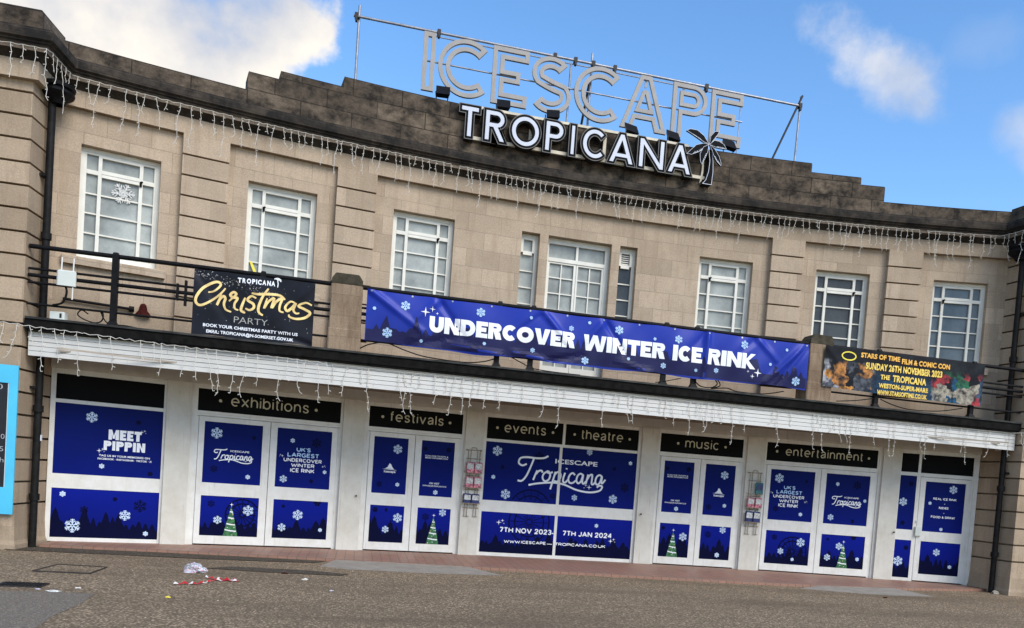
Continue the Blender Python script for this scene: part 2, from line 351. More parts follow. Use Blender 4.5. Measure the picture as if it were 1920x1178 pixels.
M['render'] = grimy('white painted render', (.64, .615, .55), .75, .4)
M['white'] = grimy('white gloss paint', (.76, .75, .71), .42)
M['cream'] = plain('aged cream window paint', (.72, .70, .62), .5, var=.08, scale=4)
M['black'] = plain('black iron paint', (.006, .006, .007), .55, spec=.12, var=.4, scale=14, bump=.2)
M['bitumen'] = plain('black bitumen edge', (.007, .0065, .006), .8, spec=.1, var=.6, scale=9, bump=.5)
M['gutterlip'] = plain('wet grey lead lip', (.035, .035, .032), .55, spec=.2, var=.6, scale=6, bump=.4)
M['pipe'] = plain('old cast iron pipe', (.010, .0095, .009), .55, spec=.15, var=.5, scale=12, bump=.3)
M['dark'] = plain('dark interior', (.010, .010, .010), .9, var=.1)
M['transom'] = plain('black sign glass', (.004, .004, .004), .5, spec=.05, var=.1)
M['gold'] = plain('dull gold lettering', (.52, .48, .33), .5, var=.08)
M['goldink'] = plain('gold foil print', (.85, .60, .24), .45, var=.28, scale=9)
M['greyink'] = plain('grey print', (.42, .41, .37), .5)
M['ink'] = plain('white print', (.82, .84, .88), .45, var=.03)
M['iceink'] = plain('pale ice blue print', (.42, .62, .90), .45, var=.15, scale=12)
M['flake'] = plain('snowflake print', (.55, .68, .85), .45, var=.12, scale=20)
M['navy'] = plain('navy print', (.002, .003, .022), .5, spec=.05, var=.15)
M['navy2'] = plain('darker navy print', (.002, .003, .026), .5, spec=.05, var=.1)
M['greenink'] = plain('green tree print', (.035, .14, .05), .5, var=.7, scale=22)
M['letter'] = plain('grey sign letter backs', (.33, .31, .29), .6, var=.1, scale=4)
M['steel'] = plain('galvanised scaffold tube', (.30, .31, .34), .42, .55, var=.25, scale=8)
M['clamp'] = plain('dark scaffold clamp', (.03, .028, .027), .6, .3, var=.3)
M['signwhite'] = plain('white acrylic letter face', (.58, .61, .68), .3, var=.03)
M['signblack'] = plain('black letter trim', (.004, .004, .005), .6, spec=.08, var=.3)
M['signside'] = plain('weathered letter side', (.03, .028, .025), .6, spec=.15, var=.5, scale=10)
M['signrim'] = plain('letter rim', (.13, .125, .115), .5, var=.2)
M['rail'] = plain('cream sign rail', (.62, .56, .43), .55, var=.15)
M['wire'] = plain('white light cable', (.62, .59, .52), .5, var=.05)
M['plastic'] = plain('pale grey plastic', (.60, .63, .58), .4, var=.05)
M['concrete'] = plain('smooth concrete', (.27, .24, .20), .85, var=.15, scale=5, bump=.3)
M['turq'] = plain('turquoise painted board', (.075, .50, .74), .5, var=.08, scale=3)
M['slate'] = plain('blackboard', (.010, .012, .016), .6, var=.3)
M['chalk'] = plain('chalk', (.32, .33, .34), .9, var=.3, scale=40)
M['wirerack'] = plain('rusty wire', (.30, .24, .18), .6, .2, var=.5, scale=30)
M['pink'] = plain('pink patterned card', (.50, .16, .20), .4, var=.9, scale=28)
M['packblue'] = plain('dark blue card', (.02, .03, .12), .35, var=.6, scale=20)
M['teal'] = plain('teal card', (.02, .16, .17), .35, var=.8, scale=25)
M['paper'] = plain('white paper print', (.55, .55, .52), .6, var=.5, scale=40)
M['red'] = plain('red plastic', (.50, .02, .03), .4, var=.2)
M['rustred'] = plain('rust red paint', (.045, .008, .006), .8, spec=.1, var=.5, scale=30)
M['gilt'] = plain('orange yellow print', (.88, .56, .10), .5, var=.35, scale=25)
M['yellow'] = plain('yellow plastic', (.80, .66, .06), .4, var=.1)
M['iron'] = plain('cast iron grate', (.035, .030, .027), .6, .3, var=.5, scale=20)
M['orange'] = plain('orange print', (.85, .42, .06), .5, var=.35, scale=30)
def glass_mat(name, c, rough):
    m, nt, N, L, b = newmat(name)
    tc = N.new('ShaderNodeTexCoord'); oi = N.new('ShaderNodeObjectInfo')
    ad = N.new('ShaderNodeVectorMath'); ad.operation = 'MULTIPLY_ADD'; L.new(oi.outputs['Location'], ad.inputs[0]); ad.inputs[1].default_value = (3, 3, 3); L.new(tc.outputs['Object'], ad.inputs[2])
    n = noise(N, L, ad.outputs[0], 1.5, 5, .6, (1, 1, .8)); f = noise(N, L, ad.outputs[0], 26, 4, .7)
    col = mixc(N, L, rng(N, L, n, .36, .66), tuple(x * .62 for x in c), tuple(x * 1.3 for x in c)); col = mixc(N, L, rng(N, L, f, .4, .7, 0, .22), col, tuple(x * .5 for x in c)); L.new(col, b.inputs['Base Color'])
    b.inputs['Roughness'].default_value = rough; b.inputs['Specular IOR Level'].default_value = .35
    bu = N.new('ShaderNodeBump'); bu.inputs['Strength'].default_value = .12; bu.inputs['Distance'].default_value = .01; L.new(n, bu.inputs['Height']); L.new(bu.outputs[0], b.inputs['Normal'])
    return m
M['frost'] = glass_mat('frosted window glass', (.335, .355, .33), .25)
M['frostd'] = glass_mat('dim window glass', (.05, .057, .062), .12)
M['frostm'] = glass_mat('clear window glass', (.11, .135, .15), .07)
def vinyl(name, top, bot, z0, z1):
    # printed blue window film; the print itself runs from a deep to a bright blue
    m, nt, N, L, b = newmat(name)
    tc = N.new('ShaderNodeTexCoord'); sx = N.new('ShaderNodeSeparateXYZ'); L.new(tc.outputs['Object'], sx.inputs[0])
    f = rng(N, L, sx.outputs['Z'], z0, z1)
    n = noise(N, L, tc.outputs['Object'], 1.5, 4, .6)
    col = mixc(N, L, f, bot, top); col = mixc(N, L, rng(N, L, n, .35, .75, 0, .25), col, tuple(x * .5 for x in top))
    L.new(col, b.inputs['Base Color']); b.inputs['Roughness'].default_value =   .45; b.inputs['Specular IOR Level'].default_value = .05
    return m
M['vinyl'] = vinyl('blue window film', (.003, .010, .10), (.003, .010, .165), 1.0, 2.2)
M['vinyl2'] = vinyl('bright blue window film', (.004, .012, .25), (.003, .007, .115), .1, .85)
def banner_mat(name, a, bcol, z0, z1):
    m, nt, N, L, b = newmat(name)
    tc = N.new('ShaderNodeTexCoord'); sx = N.new('ShaderNodeSeparateXYZ'); L.new(tc.outputs['Object'], sx.inputs[0])
    L.new(mixc(N, L, rng(N, L, sx.outputs['Z'], z0, z1), bcol, a), b.inputs['Base Color'])
    b.inputs['Roughness'].default_value = .36; b.inputs['Specular IOR Level'].default_value = .22
    return m
M['bannerblue'] = banner_mat('blue banner pvc', (.010, .030, .33), (.011, .029, .25), 3.5, 4.4)
M['bannernavy'] = plain('navy forest print', (.011, .012, .065), .45, spec=.2, var=.15)
M['bannerblack'] = plain('black banner pvc', (.007, .008, .014), .42, var=.5, scale=3, spec=.2)
def con_mat():
    m, nt, N, L, b = newmat('comic fair banner print')
    tc = N.new('ShaderNodeTexCoord'); sx = N.new('ShaderNodeSeparateXYZ'); L.new(tc.outputs['Object'], sx.inputs[0])
    n = noise(N, L, tc.outputs['Object'], 3.0, 4, .6); n2 = noise(N, L, tc.outputs['Object'], 5.5, 3, .5, (1, 1, 1), (4, 1, 9))
    dark = mixc(N, L, rng(N, L, n, .35, .7), (.005, .005, .007), (.020, .026, .032))
    blue = mixc(N, L, rng(N, L, n2, .35, .7), (.01, .05, .12), (.03, .14, .26))
    f1 = rng(N, L, sx.outputs['Z'], 4.12, 3.72); 
    cmid = N.new('ShaderNodeMath'); cmid.operation = 'MULTIPLY'
    L.new(f1, cmid.inputs[0]); L.new(rng(N, L, sx.outputs['X'], 5.1, 5.5), cmid.inputs[1])
    c2 = N.new('ShaderNodeMath'); c2.operation = 'MULTIPLY'; L.new(cmid.outputs[0], c2.inputs[0]); L.new(rng(N, L, sx.outputs['X'], 6.9, 6.4), c2.inputs[1])
    col = mixc(N, L, c2.outputs[0], dark, blue)
    # the print's colourful picture areas are kept only as shapeless patches of colour
    dn = N.new('ShaderNodeTexNoise'); dn.inputs['Scale'].default_value = 7; L.new(tc.outputs['Object'], dn.inputs['Vector'])
    dv = N.new('ShaderNodeVectorMath'); dv.operation = 'MULTIPLY_ADD'; L.new(dn.outputs['Color'], dv.inputs[0]); dv.inputs[1].default_value = (.28, .28, .28); L.new(tc.outputs['Object'], dv.inputs[2])
    vo = N.new('ShaderNodeTexVoronoi'); vo.inputs['Scale'].default_value = 4.2; L.new(dv.outputs[0], vo.inputs['Vector']); sp = N.new('ShaderNodeSeparateColor'); L.new(vo.outputs['Color'], sp.inputs[0])
    def ramp(cols):
        r = N.new('ShaderNodeValToRGB'); r.color_ramp.interpolation = 'CONSTANT'
        for k, c in enumerate(cols):
            e = r.color_ramp.elements[k] if k < 2 else r.color_ramp.elements.new(k / len(cols)); e.position = k / len(cols); e.color = c + (1,)
        L.new(sp.outputs[0], r.inputs['Fac']); return r.outputs[0]
    left = ramp([(.05, .06, .075), (.008, .009, .012), (.45, .45, .47), (.62, .27, .06), (.10, .11, .13), (.55, .24, .07)]); right = ramp([(.02, .10, .20), (.45, .05, .06), (.03, .16, .08), (.40, .36, .28), (.01, .01, .014), (.05, .09, .14)])
    def mask(xa, xb, za, zb):
        q = N.new('ShaderNodeMath'); q.operation = 'MULTIPLY'; q2 = N.new('ShaderNodeMath'); q2.operation = 'MULTIPLY'
        L.new(rng(N, L, sx.outputs['X'], xa, xb), q.inputs[0]); L.new(rng(N, L, sx.outputs['Z'], za, zb), q.inputs[1]); L.new(q.outputs[0], q2.inputs[0]); L.new(rng(N, L, n2, .38, .5), q2.inputs[1]); return q2.outputs[0]
    col = mixc(N, L, mask(5.32, 5.22, 4.16, 4.06), col, left); col = mixc(N, L, mask(6.50, 6.60, 4.20, 4.05), col, right)
    sh = noise(N, L, tc.outputs['Object'], 11, 5, .7); col = mixc(N, L, rng(N, L, sh, .38, .62, 0, .75), col, (.008, .009, .012))
    L.new(col, b.inputs['Base Color']); b.inputs['Roughness'].default_value = .5; b.inputs['Specular IOR Level'].default_value = .12
    return m
M['con'] = con_mat()
def boards_mat():
    m, nt, N, L, b = newmat('white painted timber boarding')
    uv = N.new('ShaderNodeUVMap').outputs[0]
    n = noise(N, L, uv, 14, 6, .7, (.25, 2, 1)); f = noise(N, L, uv, 90, 4, .7)
    col = mixc(N, L, rng(N, L, n, .5, .8, 0, .2), (.57, .56, .525), (.44, .42, .37))
    col = mixc(N, L, rng(N, L, f, .64, .74, 0, .6), col, (.35, .32, .28))
    L.new(col, b.inputs['Base Color']); b.inputs['Roughness'].default_value = .6
    return m
M['boards'] = boards_mat()
M['soffit'] = plain('dirty soffit boards', (.34, .29, .23), .8, var=.2, scale=4)
def tile_mat():
    m, nt, N, L, b = newmat('terracotta quarry tiles')
    uv = N.new('ShaderNodeUVMap').outputs[0]
    br = N.new('ShaderNodeTexBrick'); L.new(uv, br.inputs['Vector']); br.offset = 0.0
    for k, v in (('Scale', 1), ('Brick Width', .15), ('Row Height', .30), ('Mortar Size', .007), ('Bias', 0)): br.inputs[k].default_value = v
    br.inputs['Color1'].default_value = (.33, .165, .108, 1); br.inputs['Color2'].default_value = (.28, .14, .095, 1); br.inputs['Mortar'].default_value = (.13, .085, .06, 1)
    n = noise(N, L, uv, 3, 6, .65); f = noise(N, L, uv, 40, 4, .6)
    col = mixc(N, L, rng(N, L, n, .4, .7, 0, .55), br.outputs['Color'], (.20, .145, .105))
    col = mixc(N, L, rng(N, L, f, .55, .75, 0, .4), col, (.09, .05, .035))
    L.new(col, b.inputs['Base Color']); b.inputs['Roughness'].default_value = .5
    bu = N.new('ShaderNodeBump'); bu.inputs['Strength'].default_value = .4; bu.inputs['Distance'].default_value = .004; bu.invert = True
    L.new(br.outputs['Fac'], bu.inputs['Height']); L.new(bu.outputs[0], b.inputs['Normal'])
    return m
M['tile'] = tile_mat()
def asphalt_mat(name, stones, binder, s=1.0, patchy=True):
    m, nt, N, L, b = newmat(name)
    tc = N.new('ShaderNodeTexCoord'); P = tc.outputs['Object']
    vo = N.new('ShaderNodeTexVoronoi'); vo.inputs['Scale'].default_value = 37 * s; L.new(P, vo.inputs['Vector'])
    r = N.new('ShaderNodeValToRGB'); cr = r.color_ramp; cr.elements[0].color = tuple(x * .45 for x in stones) + (1,); cr.elements[1].color = tuple(min(1, x * 1.7) for x in stones) + (1,)
    e = cr.elements.new(.5); e.color = stones + (1,)
    sp = N.new('ShaderNodeSeparateColor'); L.new(vo.outputs['Color'], sp.inputs[0]); L.new(sp.outputs[0], r.inputs['Fac'])
    col = mixc(N, L, rng(N, L, vo.outputs['Distance'], .30, .62), r.outputs[0], binder)
    if patchy:
        n1 = noise(N, L, P, .55, 6, .6, (.35, 1.5, 1)); n2 = noise(N, L, P, 2.6, 8, .7); n4 = noise(N, L, P, 14, 4, .7)
        col = mixc(N, L, rng(N, L, n4, .40, .68, 0, .5), col, tuple(x * .8 for x in binder))
        col = mixc(N, L, rng(N, L, n1, .47, .66, 0, .62), col, tuple(x * .75 for x in binder))
        col = mixc(N, L, rng(N, L, n2, .52, .75, 0, .35), col, tuple(x * .8 for x in binder))
    L.new(col, b.inputs['Base Color']); b.inputs['Roughness'].default_value = .85; b.inputs['Specular IOR Level'].default_value = .25
    bu = N.new('ShaderNodeBump'); bu.inputs['Strength'].default_value = .6; bu.inputs['Distance'].default_value = .008; bu.invert = True
    L.new(vo.outputs['Distance'], bu.inputs['Height']); L.new(bu.outputs[0], b.inputs['Normal'])
    return m
M['asphalt'] = asphalt_mat('worn chipped asphalt', (.37, .277, .178), (.150, .110, .068))
M['asphalt2'] = asphalt_mat('fine grey asphalt', (.21, .178, .138), (.15, .128, .10), 1.8, False)
M['asphalt3'] = asphalt_mat('damp dark asphalt', (.11, .088, .062), (.05, .04, .028), 1.2, False)

# ------------------------------------------------------------------ solid letter outlines
def offs(poly, d):
    n = len(poly); ar = sum(poly[i][0] * poly[(i + 1) % n][1] - poly[(i + 1) % n][0] * poly[i][1] for i in range(n)); sg = 1 if ar > 0 else -1; out = []
    for i in range(n):
        a, b_, c = poly[i - 1], poly[i], poly[(i + 1) % n]
        e1 = (b_[0] - a[0], b_[1] - a[1]); e2 = (c[0] - b_[0], c[1] - b_[1]); l1, l2 = math.hypot(*e1) or 1e-9, math.hypot(*e2) or 1e-9
        n1 = (e1[1] / l1 * sg, -e1[0] / l1 * sg); n2 = (e2[1] / l2 * sg, -e2[0] / l2 * sg); k = max(.25, 1 + n1[0] * n2[0] + n1[1] * n2[1])
        out.append((b_[0] + (n1[0] + n2[0]) / k * d, b_[1] + (n1[1] + n2[1]) / k * d))
    return out
def stroke(path, w):
    n = len(path); L_, R_ = [], []
    for i in range(n):
        a, b_ = path[max(i - 1, 0)], path[min(i + 1, n - 1)]; dx, dz = b_[0] - a[0], b_[1] - a[1]; l = math.hypot(dx, dz); nx, nz = -dz / l * w / 2, dx / l * w / 2
        L_.append((path[i][0] + nx, path[i][1] + nz)); R_.append((path[i][0] - nx, path[i][1] - nz))
    return L_ + R_[::-1]
def arc(cx, cz, rx, rz, a0, a1, n): return [(cx + rx * math.cos(math.radians(a0 + (a1 - a0) * i / n)), cz + rz * math.sin(math.radians(a0 + (a1 - a0) * i / n))) for i in range(n + 1)]
def inline(ch, W, H, w, t):
    # the open line inside a stroked letter: the same pen path, shortened, drawn with a thinner pen
    full = glyph(ch, W, H, w)[0]; n = len(full) // 2; mid = [((full[i][0] + full[2*n-1-i][0]) / 2, (full[i][1] + full[2*n-1-i][1]) / 2) for i in range(n)]
    d = [0]
    for a, b_ in zip(mid, mid[1:]): d.append(d[-1] + math.hypot(b_[0] - a[0], b_[1] - a[1]))
    def at(s_):
        for i in range(n - 1):
            if s_ <= d[i + 1]: f = (s_ - d[i]) / (d[i + 1] - d[i]); return (mid[i][0] + (mid[i+1][0] - mid[i][0]) * f, mid[i][1] + (mid[i+1][1] - mid[i][1]) * f)
        return mid[-1]
    return stroke([at(t)] + [m_ for m_, q in zip(mid, d) if t + .01 < q < d[-1] - t - .01] + [at(d[-1] - t)], w - 2 * t)
def glyph(ch, W, H, w):
    # outline (and counter) of one letter in a W x H box with pen width w
    if ch == 'I': return [[(0, 0), (W, 0), (W, H), (0, H)]]
    if ch == 'T': c = W / 2; return [[(c - w/2, 0), (c + w/2, 0), (c + w/2, H - w), (W, H - w), (W, H), (0, H), (0, H - w), (c - w/2, H - w)]]
    if ch == 'E': m = .5 * H; b_ = W * .78; return [[(0, 0), (W, 0), (W, w), (w, w), (w, m - w/2), (b_, m - w/2), (b_, m + w/2), (w, m + w/2), (w, H - w), (W, H - w), (W, H), (0, H)]]
    if ch == 'C': rx = H / 2 - w/2; return [stroke(arc(H / 2, H / 2, min(rx, W * .56 - w/2) if W < H * .8 else rx, H / 2 - w/2, 46, 314, 34), w)]
    if ch == 'O': return [arc(W / 2, H / 2, W / 2, H / 2, 0, 360, 44)[:-1], arc(W / 2, H / 2, W / 2 - w, H / 2 - w, 0, 360, 44)[:-1]]
    if ch == 'S':
        r1 = H * .25 - w * .22; cxx = W / 2; rx = W / 2 - w / 2; zt, zb = H - w/2 - r1, w/2 + (H - w - 2 * r1) / 2 + 0
        top = arc(cxx, H - w/2 - r1, rx * .92, r1, 35, 215, 16); rb = (H - w) / 2 - r1 * .0 - (H - w - 2 * r1) / 2; rb = r1 * 1.06
        bot = arc(cxx, w/2 + rb, rx, rb, 35, -145, 16)
        return [stroke(top + smooth_path([top[-1], (cxx, H / 2), bot[0]], 3)[1:-1] + bot, w)]
    if ch == 'N': k = w * 1.45; return [[(0, 0), (w, 0), (w, H - k * 1.0), (W - w, 0), (W, 0), (W, H), (W - w, H), (W - w, k * 1.0), (w, H), (0, H)]]
    if ch == 'A':
        c = W / 2; a = w * .5; s = (c - a) / H; z1, z2 = H * .20, H * .20 + w * .9; sl = w * 1.06
        xo = lambda z: s * z; xi = lambda z: s * z + sl
        zt = (c - sl) / s
        return [[(0, 0), (sl, 0), (xi(z1), z1), (W - xi(z1), z1), (W - sl, 0), (W, 0), (c + a, H), (c - a, H)], [(xi(z2), z2), (W - xi(z2), z2), (c + .001, zt), (c - .001, zt)]]
    if ch in 'PR':
        hb = H * (.44 if ch == 'P' else .46); zb = hb; R2 = (H - zb) / 2; cx = W - R2 if ch == 'P' else W * .96 - R2
        bowl = arc(cx, zb + R2, R2, R2, -90, 90, 18); inn = arc(cx, zb + R2, R2 - w, R2 - w, -90, 90, 16)
        hole_ = [(w, zb + w)] + inn + [(w, H - w)]
        if ch == 'P': return [[(0, 0), (w, 0), (w, zb)] + bowl + [(0, H)], hole_]
        return [[(0, 0), (w, 0), (w, zb), (W * .40, zb), (W - w * 1.12, 0), (W, 0), (W * .40 + w * 1.22, zb)] + bowl + [(0, H)], hole_]
GW = {'U': .80, 'N': .86, 'D': .84, 'E': .66, 'R': .78, 'C': .80, 'O': .98, 'V': .92, 'W': 1.32, 'I': .30, 'T': .74, 'K': .84, 'M': 1.06, 'P': .76}
def block(ch, W, H, w):
    if ch == 'U': r = W / 2; return [[(0, H), (0, r)] + arc(r, r, r, r, 180, 360, 14)[1:-1] + [(W, r), (W, H), (W - w, H), (W - w, r)] + arc(r, r, r - w, r - w * .95, 360, 180, 14)[1:-1] + [(w, r), (w, H)]]
    if ch == 'D': rx = W * .55; return [[(0, 0), (W - rx, 0)] + arc(W - rx, H / 2, rx, H / 2, -90, 90, 18)[1:-1] + [(W - rx, H), (0, H)], [(w, w * .9), (W - rx, w * .9)] + arc(W - rx, H / 2, rx - w, H / 2 - w * .9, -90, 90, 16)[1:-1] + [(W - rx, H - w * .9), (w, H - w * .9)]]
    if ch == 'V': c = W / 2; a = w * .62; return [[(c - a, 0), (c + a, 0), (W, H), (W - w * 1.12, H), (c, w * .95), (w * 1.12, H), (0, H)]]
    if ch == 'W': q = W / 4; a = w * .56; return [[(q - a, 0), (q + a, 0), (2 * q, H * .52), (3 * q - a, 0), (3 * q + a, 0), (W, H), (W - w * 1.02, H), (3 * q, w * 1.15), (2 * q + a * .9, H), (2 * q - a * .9, H), (q, w * 1.15), (w * 1.02, H), (0, H)]]
    if ch == 'K': return [[(0, 0), (w, 0), (w, H * .36), (W - w * 1.25, 0), (W, 0), (w * 1.55, H * .53), (W * .98, H), (W - w * 1.25, H), (w, H * .64), (w, H), (0, H)]]
    if ch == 'M': return [[(0, 0), (w, 0), (w, H * .60), (W / 2 - w * .3, H * .12), (W / 2 + w * .3, H * .12), (W - w, H * .60), (W - w, 0), (W, 0), (W, H), (W - w * .95, H), (W / 2, H * .42), (w * .95, H), (0, H)]]
    if ch == 'E': m = .5 * H; b_ = W * .88; w2 = w * .84; return [[(0, 0), (W, 0), (W, w2), (w, w2), (w, m - w2/2), (b_, m - w2/2), (b_, m + w2/2), (w, m + w2/2), (w, H - w2), (W, H - w2), (W, H), (0, H)]]
    if ch == 'C': return [stroke(arc(W * .54, H / 2, W * .54 - w/2, H / 2 - w/2, 44, 316, 26), w)]
    return glyph(ch, W, H, w)
def block_text(mb, s, x0, x1, zb, H, w, y, m, gap):
    # heavy display capitals cut as solid outlines
    k = (x1 - x0 - gap * (len(s) - 1)) / (sum(GW[c] for c in s) * H); x = x0
    for c in s:
        W = GW[c] * H * k; g = block(c, W, H, w if c != 'I' else W)
        mb.plate([[(x + a, zb + b_) for a, b_ in p] for p in g], y, None, m); x += W + gap


# ================================================================== SETTING
def ground():
    mb = MB(); mb.quad((-220, -220, -.05), (220, -220, -.05), (220, 220, -.05), (-220, 220, -.05))
    kind(mb.build('ground', M['asphalt']), 'structure')
    mb = MB(); mb.add([(x, y, -.046) for x, y in [(-13.70, -6.04), (-7.45, -6.06), (-7.00, -6.00), (-6.55, -6.01), (-6.49, -6.69), (-6.52, -7.45), (-6.47, -8.07), (-6.42, -11.16), (-13.70, -11.16)]], [tuple(range(9))])
    kind(mb.build('asphalt_patch', M['asphalt2']), 'structure')
    # damp gutter line along the front of the tiled step
    mb = MB(); a = [(-8.75, -2.19), (-8.36, -2.19), (-7.29, -2.19), (-6.13, -2.22), (-5.16, -2.16), (-4.43, -2.06)]; c = [(-8.75, -1.46), (-8.36, -1.56), (-7.29, -1.56), (-6.13, -1.56), (-5.16, -1.56), (-4.19, -1.56)]
    mb.add([(x, y, -.0425) for x, y in a + c[::-1]], [tuple(range(12))])
    kind(mb.build('damp_gutter_strip', M['asphalt3']), 'structure')
    mb = MB(); mb.add([(x, y, -.0425) for x, y in [(-5.55, -3.03), (-4.48, -3.09), (-3.90, -3.35), (-3.99, -3.55), (-5.16, -3.50), (-5.84, -3.35)]], [tuple(range(6))])
    kind(mb.build('damp_asphalt_stain', M['asphalt3']), 'structure')
    # tiled step along the shopfronts
    fx = [(-8.48, -1.62), (-7.68, -1.63), (-6.81, -1.61), (-5.55, -1.65), (-4.38, -1.72), (-3.02, -1.81), (-1.76, -1.90), (-0.11, -2.04), (1.05, -2.14), (2.41, -2.24), (3.87, -2.29), (5.13, -2.24), (6.39, -2.06), (7.46, -1.87), (8.62, -1.62)]
    pts = smooth_path(fx, 4); mb = MB(); vs = []; uv = []; u = 0
    for i, (x, y) in enumerate(pts):
        if i: u += math.hypot(x - pts[i-1][0], y - pts[i-1][1])
        vs += [(x, y, -.12), (x, y, -.006), (x, y + .006, 0), (x, 2.0, 0)]; uv += [(u, -.12), (u, -.006), (u, 0), (u, 2.0 - y)]
    fs = []
    for i in range(len(pts) - 1):
        for k in range(3): fs.append((4*i + k, 4*i + 4 + k, 4*i + 5 + k, 4*i + 1 + k))
    mb.add(vs, fs, 0, uv); kind(mb.build('tiled_step', M['tile']), 'structure')
    def ramp(top, bot):
        mb = MB(); vs = [(x, y, -.012) for x, y in top] + [(x, y, -.049) for x, y in bot]; n = len(top)
        fs = [(i, i + 1, n + i + 1, n + i) for i in range(n - 1)]
        mb.add(vs, fs); return kind(mb.build('concrete_ramp', M['concrete']), 'structure')
    ramp([(-4.11, -1.70), (-3.41, -1.75), (-2.64, -1.81), (-1.96, -1.87)], [(-4.34, -2.43), (-3.90, -2.72), (-2.64, -2.74), (-1.49, -2.62)])
    ramp([(4.45, -2.25), (5.03, -2.23), (5.61, -2.19), (6.10, -2.12)], [(3.87, -2.58), (4.55, -2.82), (5.42, -3.01), (6.44, -2.91)])
ground()

# ================================================================== BUILDING
B = thing('seafront_hall', 'curved stone two-storey entrance hall with stepped parapet, pilasters and balcony', 'building')
HOLES = []
def hole(s0, s1, z0, z1): HOLES.append((s0, s1, z0, z1))
WIN = {'W1': (7.286, 8.397), 'W2': (4.851, 5.970), 'W3': (2.423, 3.531)}
ZT, ZB = 6.194, 4.47
for a, b_ in WIN.values(): hole(-b_, -a, ZB, ZT); hole(a, b_, ZB, ZT)
hole(-.629, .629, 3.36, ZT); hole(-1.149, -.796, ZB, ZT); hole(.796, 1.149, ZB, ZT)
def upper_wall():
    mb = MB(); ss = sorted({-S_END, S_END} | {x for h in HOLES for x in h[:2]}); ss2 = []
    for a, c in zip(ss, ss[1:]):
        n = max(1, int((c - a) / .3)); ss2 += [a + (c - a) * i / n for i in range(n)]
    ss2.append(ss[-1]); zz = sorted({3.2, 6.70} | {z for h in HOLES for z in h[2:]})
    for a, c in zip(ss2, ss2[1:]):
        for z0, z1 in zip(zz, zz[1:]):
            ms, mz = (a + c) / 2, (z0 + z1) / 2
            if any(h[0] < ms < h[1] and h[2] < mz < h[3] for h in HOLES): continue
            p, q = AP(a), AP(c)
            mb.quad((p[0], p[1], z0), (q[0], q[1], z0), (q[0], q[1], z1), (p[0], p[1], z1), 0, [(a, z0), (c, z0), (c, z1), (a, z1)])
    for s0, s1, z0, z1 in HOLES:
        d = -.34
        for s in (s0, s1):
            p, q = AP(s), AP(s, d)
            mb.quad((p[0], p[1], z0), (q[0], q[1], z0), (q[0], q[1], z1), (p[0], p[1], z1), 0, [(s, z0), (s + .34, z0), (s + .34, z1), (s, z1)])
        n = 4
        for i in range(n):
            a, c = s0 + (s1 - s0) * i / n, s0 + (s1 - s0) * (i + 1) / n
            p, q, r, t = AP(a), AP(c), AP(c, d), AP(a, d)
            for z in (z0, z1): mb.quad((p[0], p[1], z), (q[0], q[1], z), (r[0], r[1], z), (t[0], t[1], z), 0, [(a, z), (c, z), (c, z + .34), (a, z + .34)])
    mb.build('upper_wall', M['wall'], B)
upper_wall()
def frame_of(s0, s1, off):
    a, b_ = AP(s0, off), AP(s1, off)
    return ((a[0] + b_[0]) / 2, (a[1] + b_[1]) / 2, 0), math.atan2(b_[1] - a[1], b_[0] - a[0]), math.hypot(b_[0] - a[0], b_[1] - a[1])
def bars(mb, rects, y0, y1, m=0):
    for x0, x1, z0, z1 in rects: mb.box(x0, x1, y0, y1, z0, z1, m)
def casement(s0, s1, glass, latch_right):
    loc, rz, w = frame_of(s0, s1, -.13); h = w / 2; mb = MB()
    f = .055
    bars(mb, [(-h, -h + f, 4.475, 6.19), (h - f, h, 4.475, 6.19), (-h + f, h - f, 6.135, 6.19), (-h + f, h - f, 4.475, 4.535)], 0, .10)
    bars(mb, [(-h + f, -h + f + .03, 4.535, 6.135), (h - f - .03, h - f, 4.535, 6.135), (-h + f + .03, h - f - .03, 6.10, 6.135), (-h + f + .03, h - f - .03, 4.535, 4.575)], .012, .08)
    a, c = -h + .278, h - .278
    bars(mb, [(a - .034, a + .018, 4.575, 6.10), (c - .018, c + .034, 4.575, 6.10)], .004, .085)
    x0, x1 = -h + .085, h - .085
    bars(mb, [(x0, a - .034, 5.80, 5.865), (c + .034, x1, 5.80, 5.865)], .006, .08)
    bars(mb, [(a + .018, c - .018, 5.83, 5.885), (a + .018, c - .018, 5.775, 5.823)], -.004, .08)
    bars(mb, [(a + .018, c - .018, 6.075, 6.099)], .0, .08)
    for z in (5.50, 5.195, 4.885): bars(mb, [(x0, a - .034, z - .011, z + .011), (a + .018, c - .018, z - .011, z + .011), (c + .034, x1, z - .011, z + .011)], .02, .07)
    o = mb.build('window', M['cream'], B, loc, rz)
    g = MB(); g.quad((-h + .06, .055, 4.54), (h - .06, .055, 4.54), (h - .06, .055, 6.13), (-h + .06, .055, 6.13)); g.build('pane', M[glass], o)
    l = MB(); lx = c + .005 if latch_right else a - .005; l.tube([(lx, -.01, 5.80), (lx, -.035, 5.80), (lx + .02, -.05, 5.83)], .016, 6); l.box(lx - .016, lx + .016, -.02, -.002, 5.755, 5.835); l.build('latch', M['black'], o)
    sl = MB(); sl.box(-h - .0, h + .0, -.15, .06, 4.475 - .055, 4.475 - .003, 0); sl.build('window_ledge', M['cream'], o)
    st = MB(); st.bbox(-h - .20, h + .13, -.215, -.131, 4.335, 4.46, .012); st.build('stone_sill', M['wall'], o)
    return o, h
w1, hw = casement(-WIN['W1'][1], -WIN['W1'][0], 'frost', True)
w2, _ = casement(-WIN['W2'][1], -WIN['W2'][0], 'frost', False)
casement(-WIN['W3'][1], -WIN['W3'][0], 'frost', True)
casement(WIN['W3'][0], WIN['W3'][1], 'frost', False)
casement(WIN['W2'][0], WIN['W2'][1], 'frostd', True)
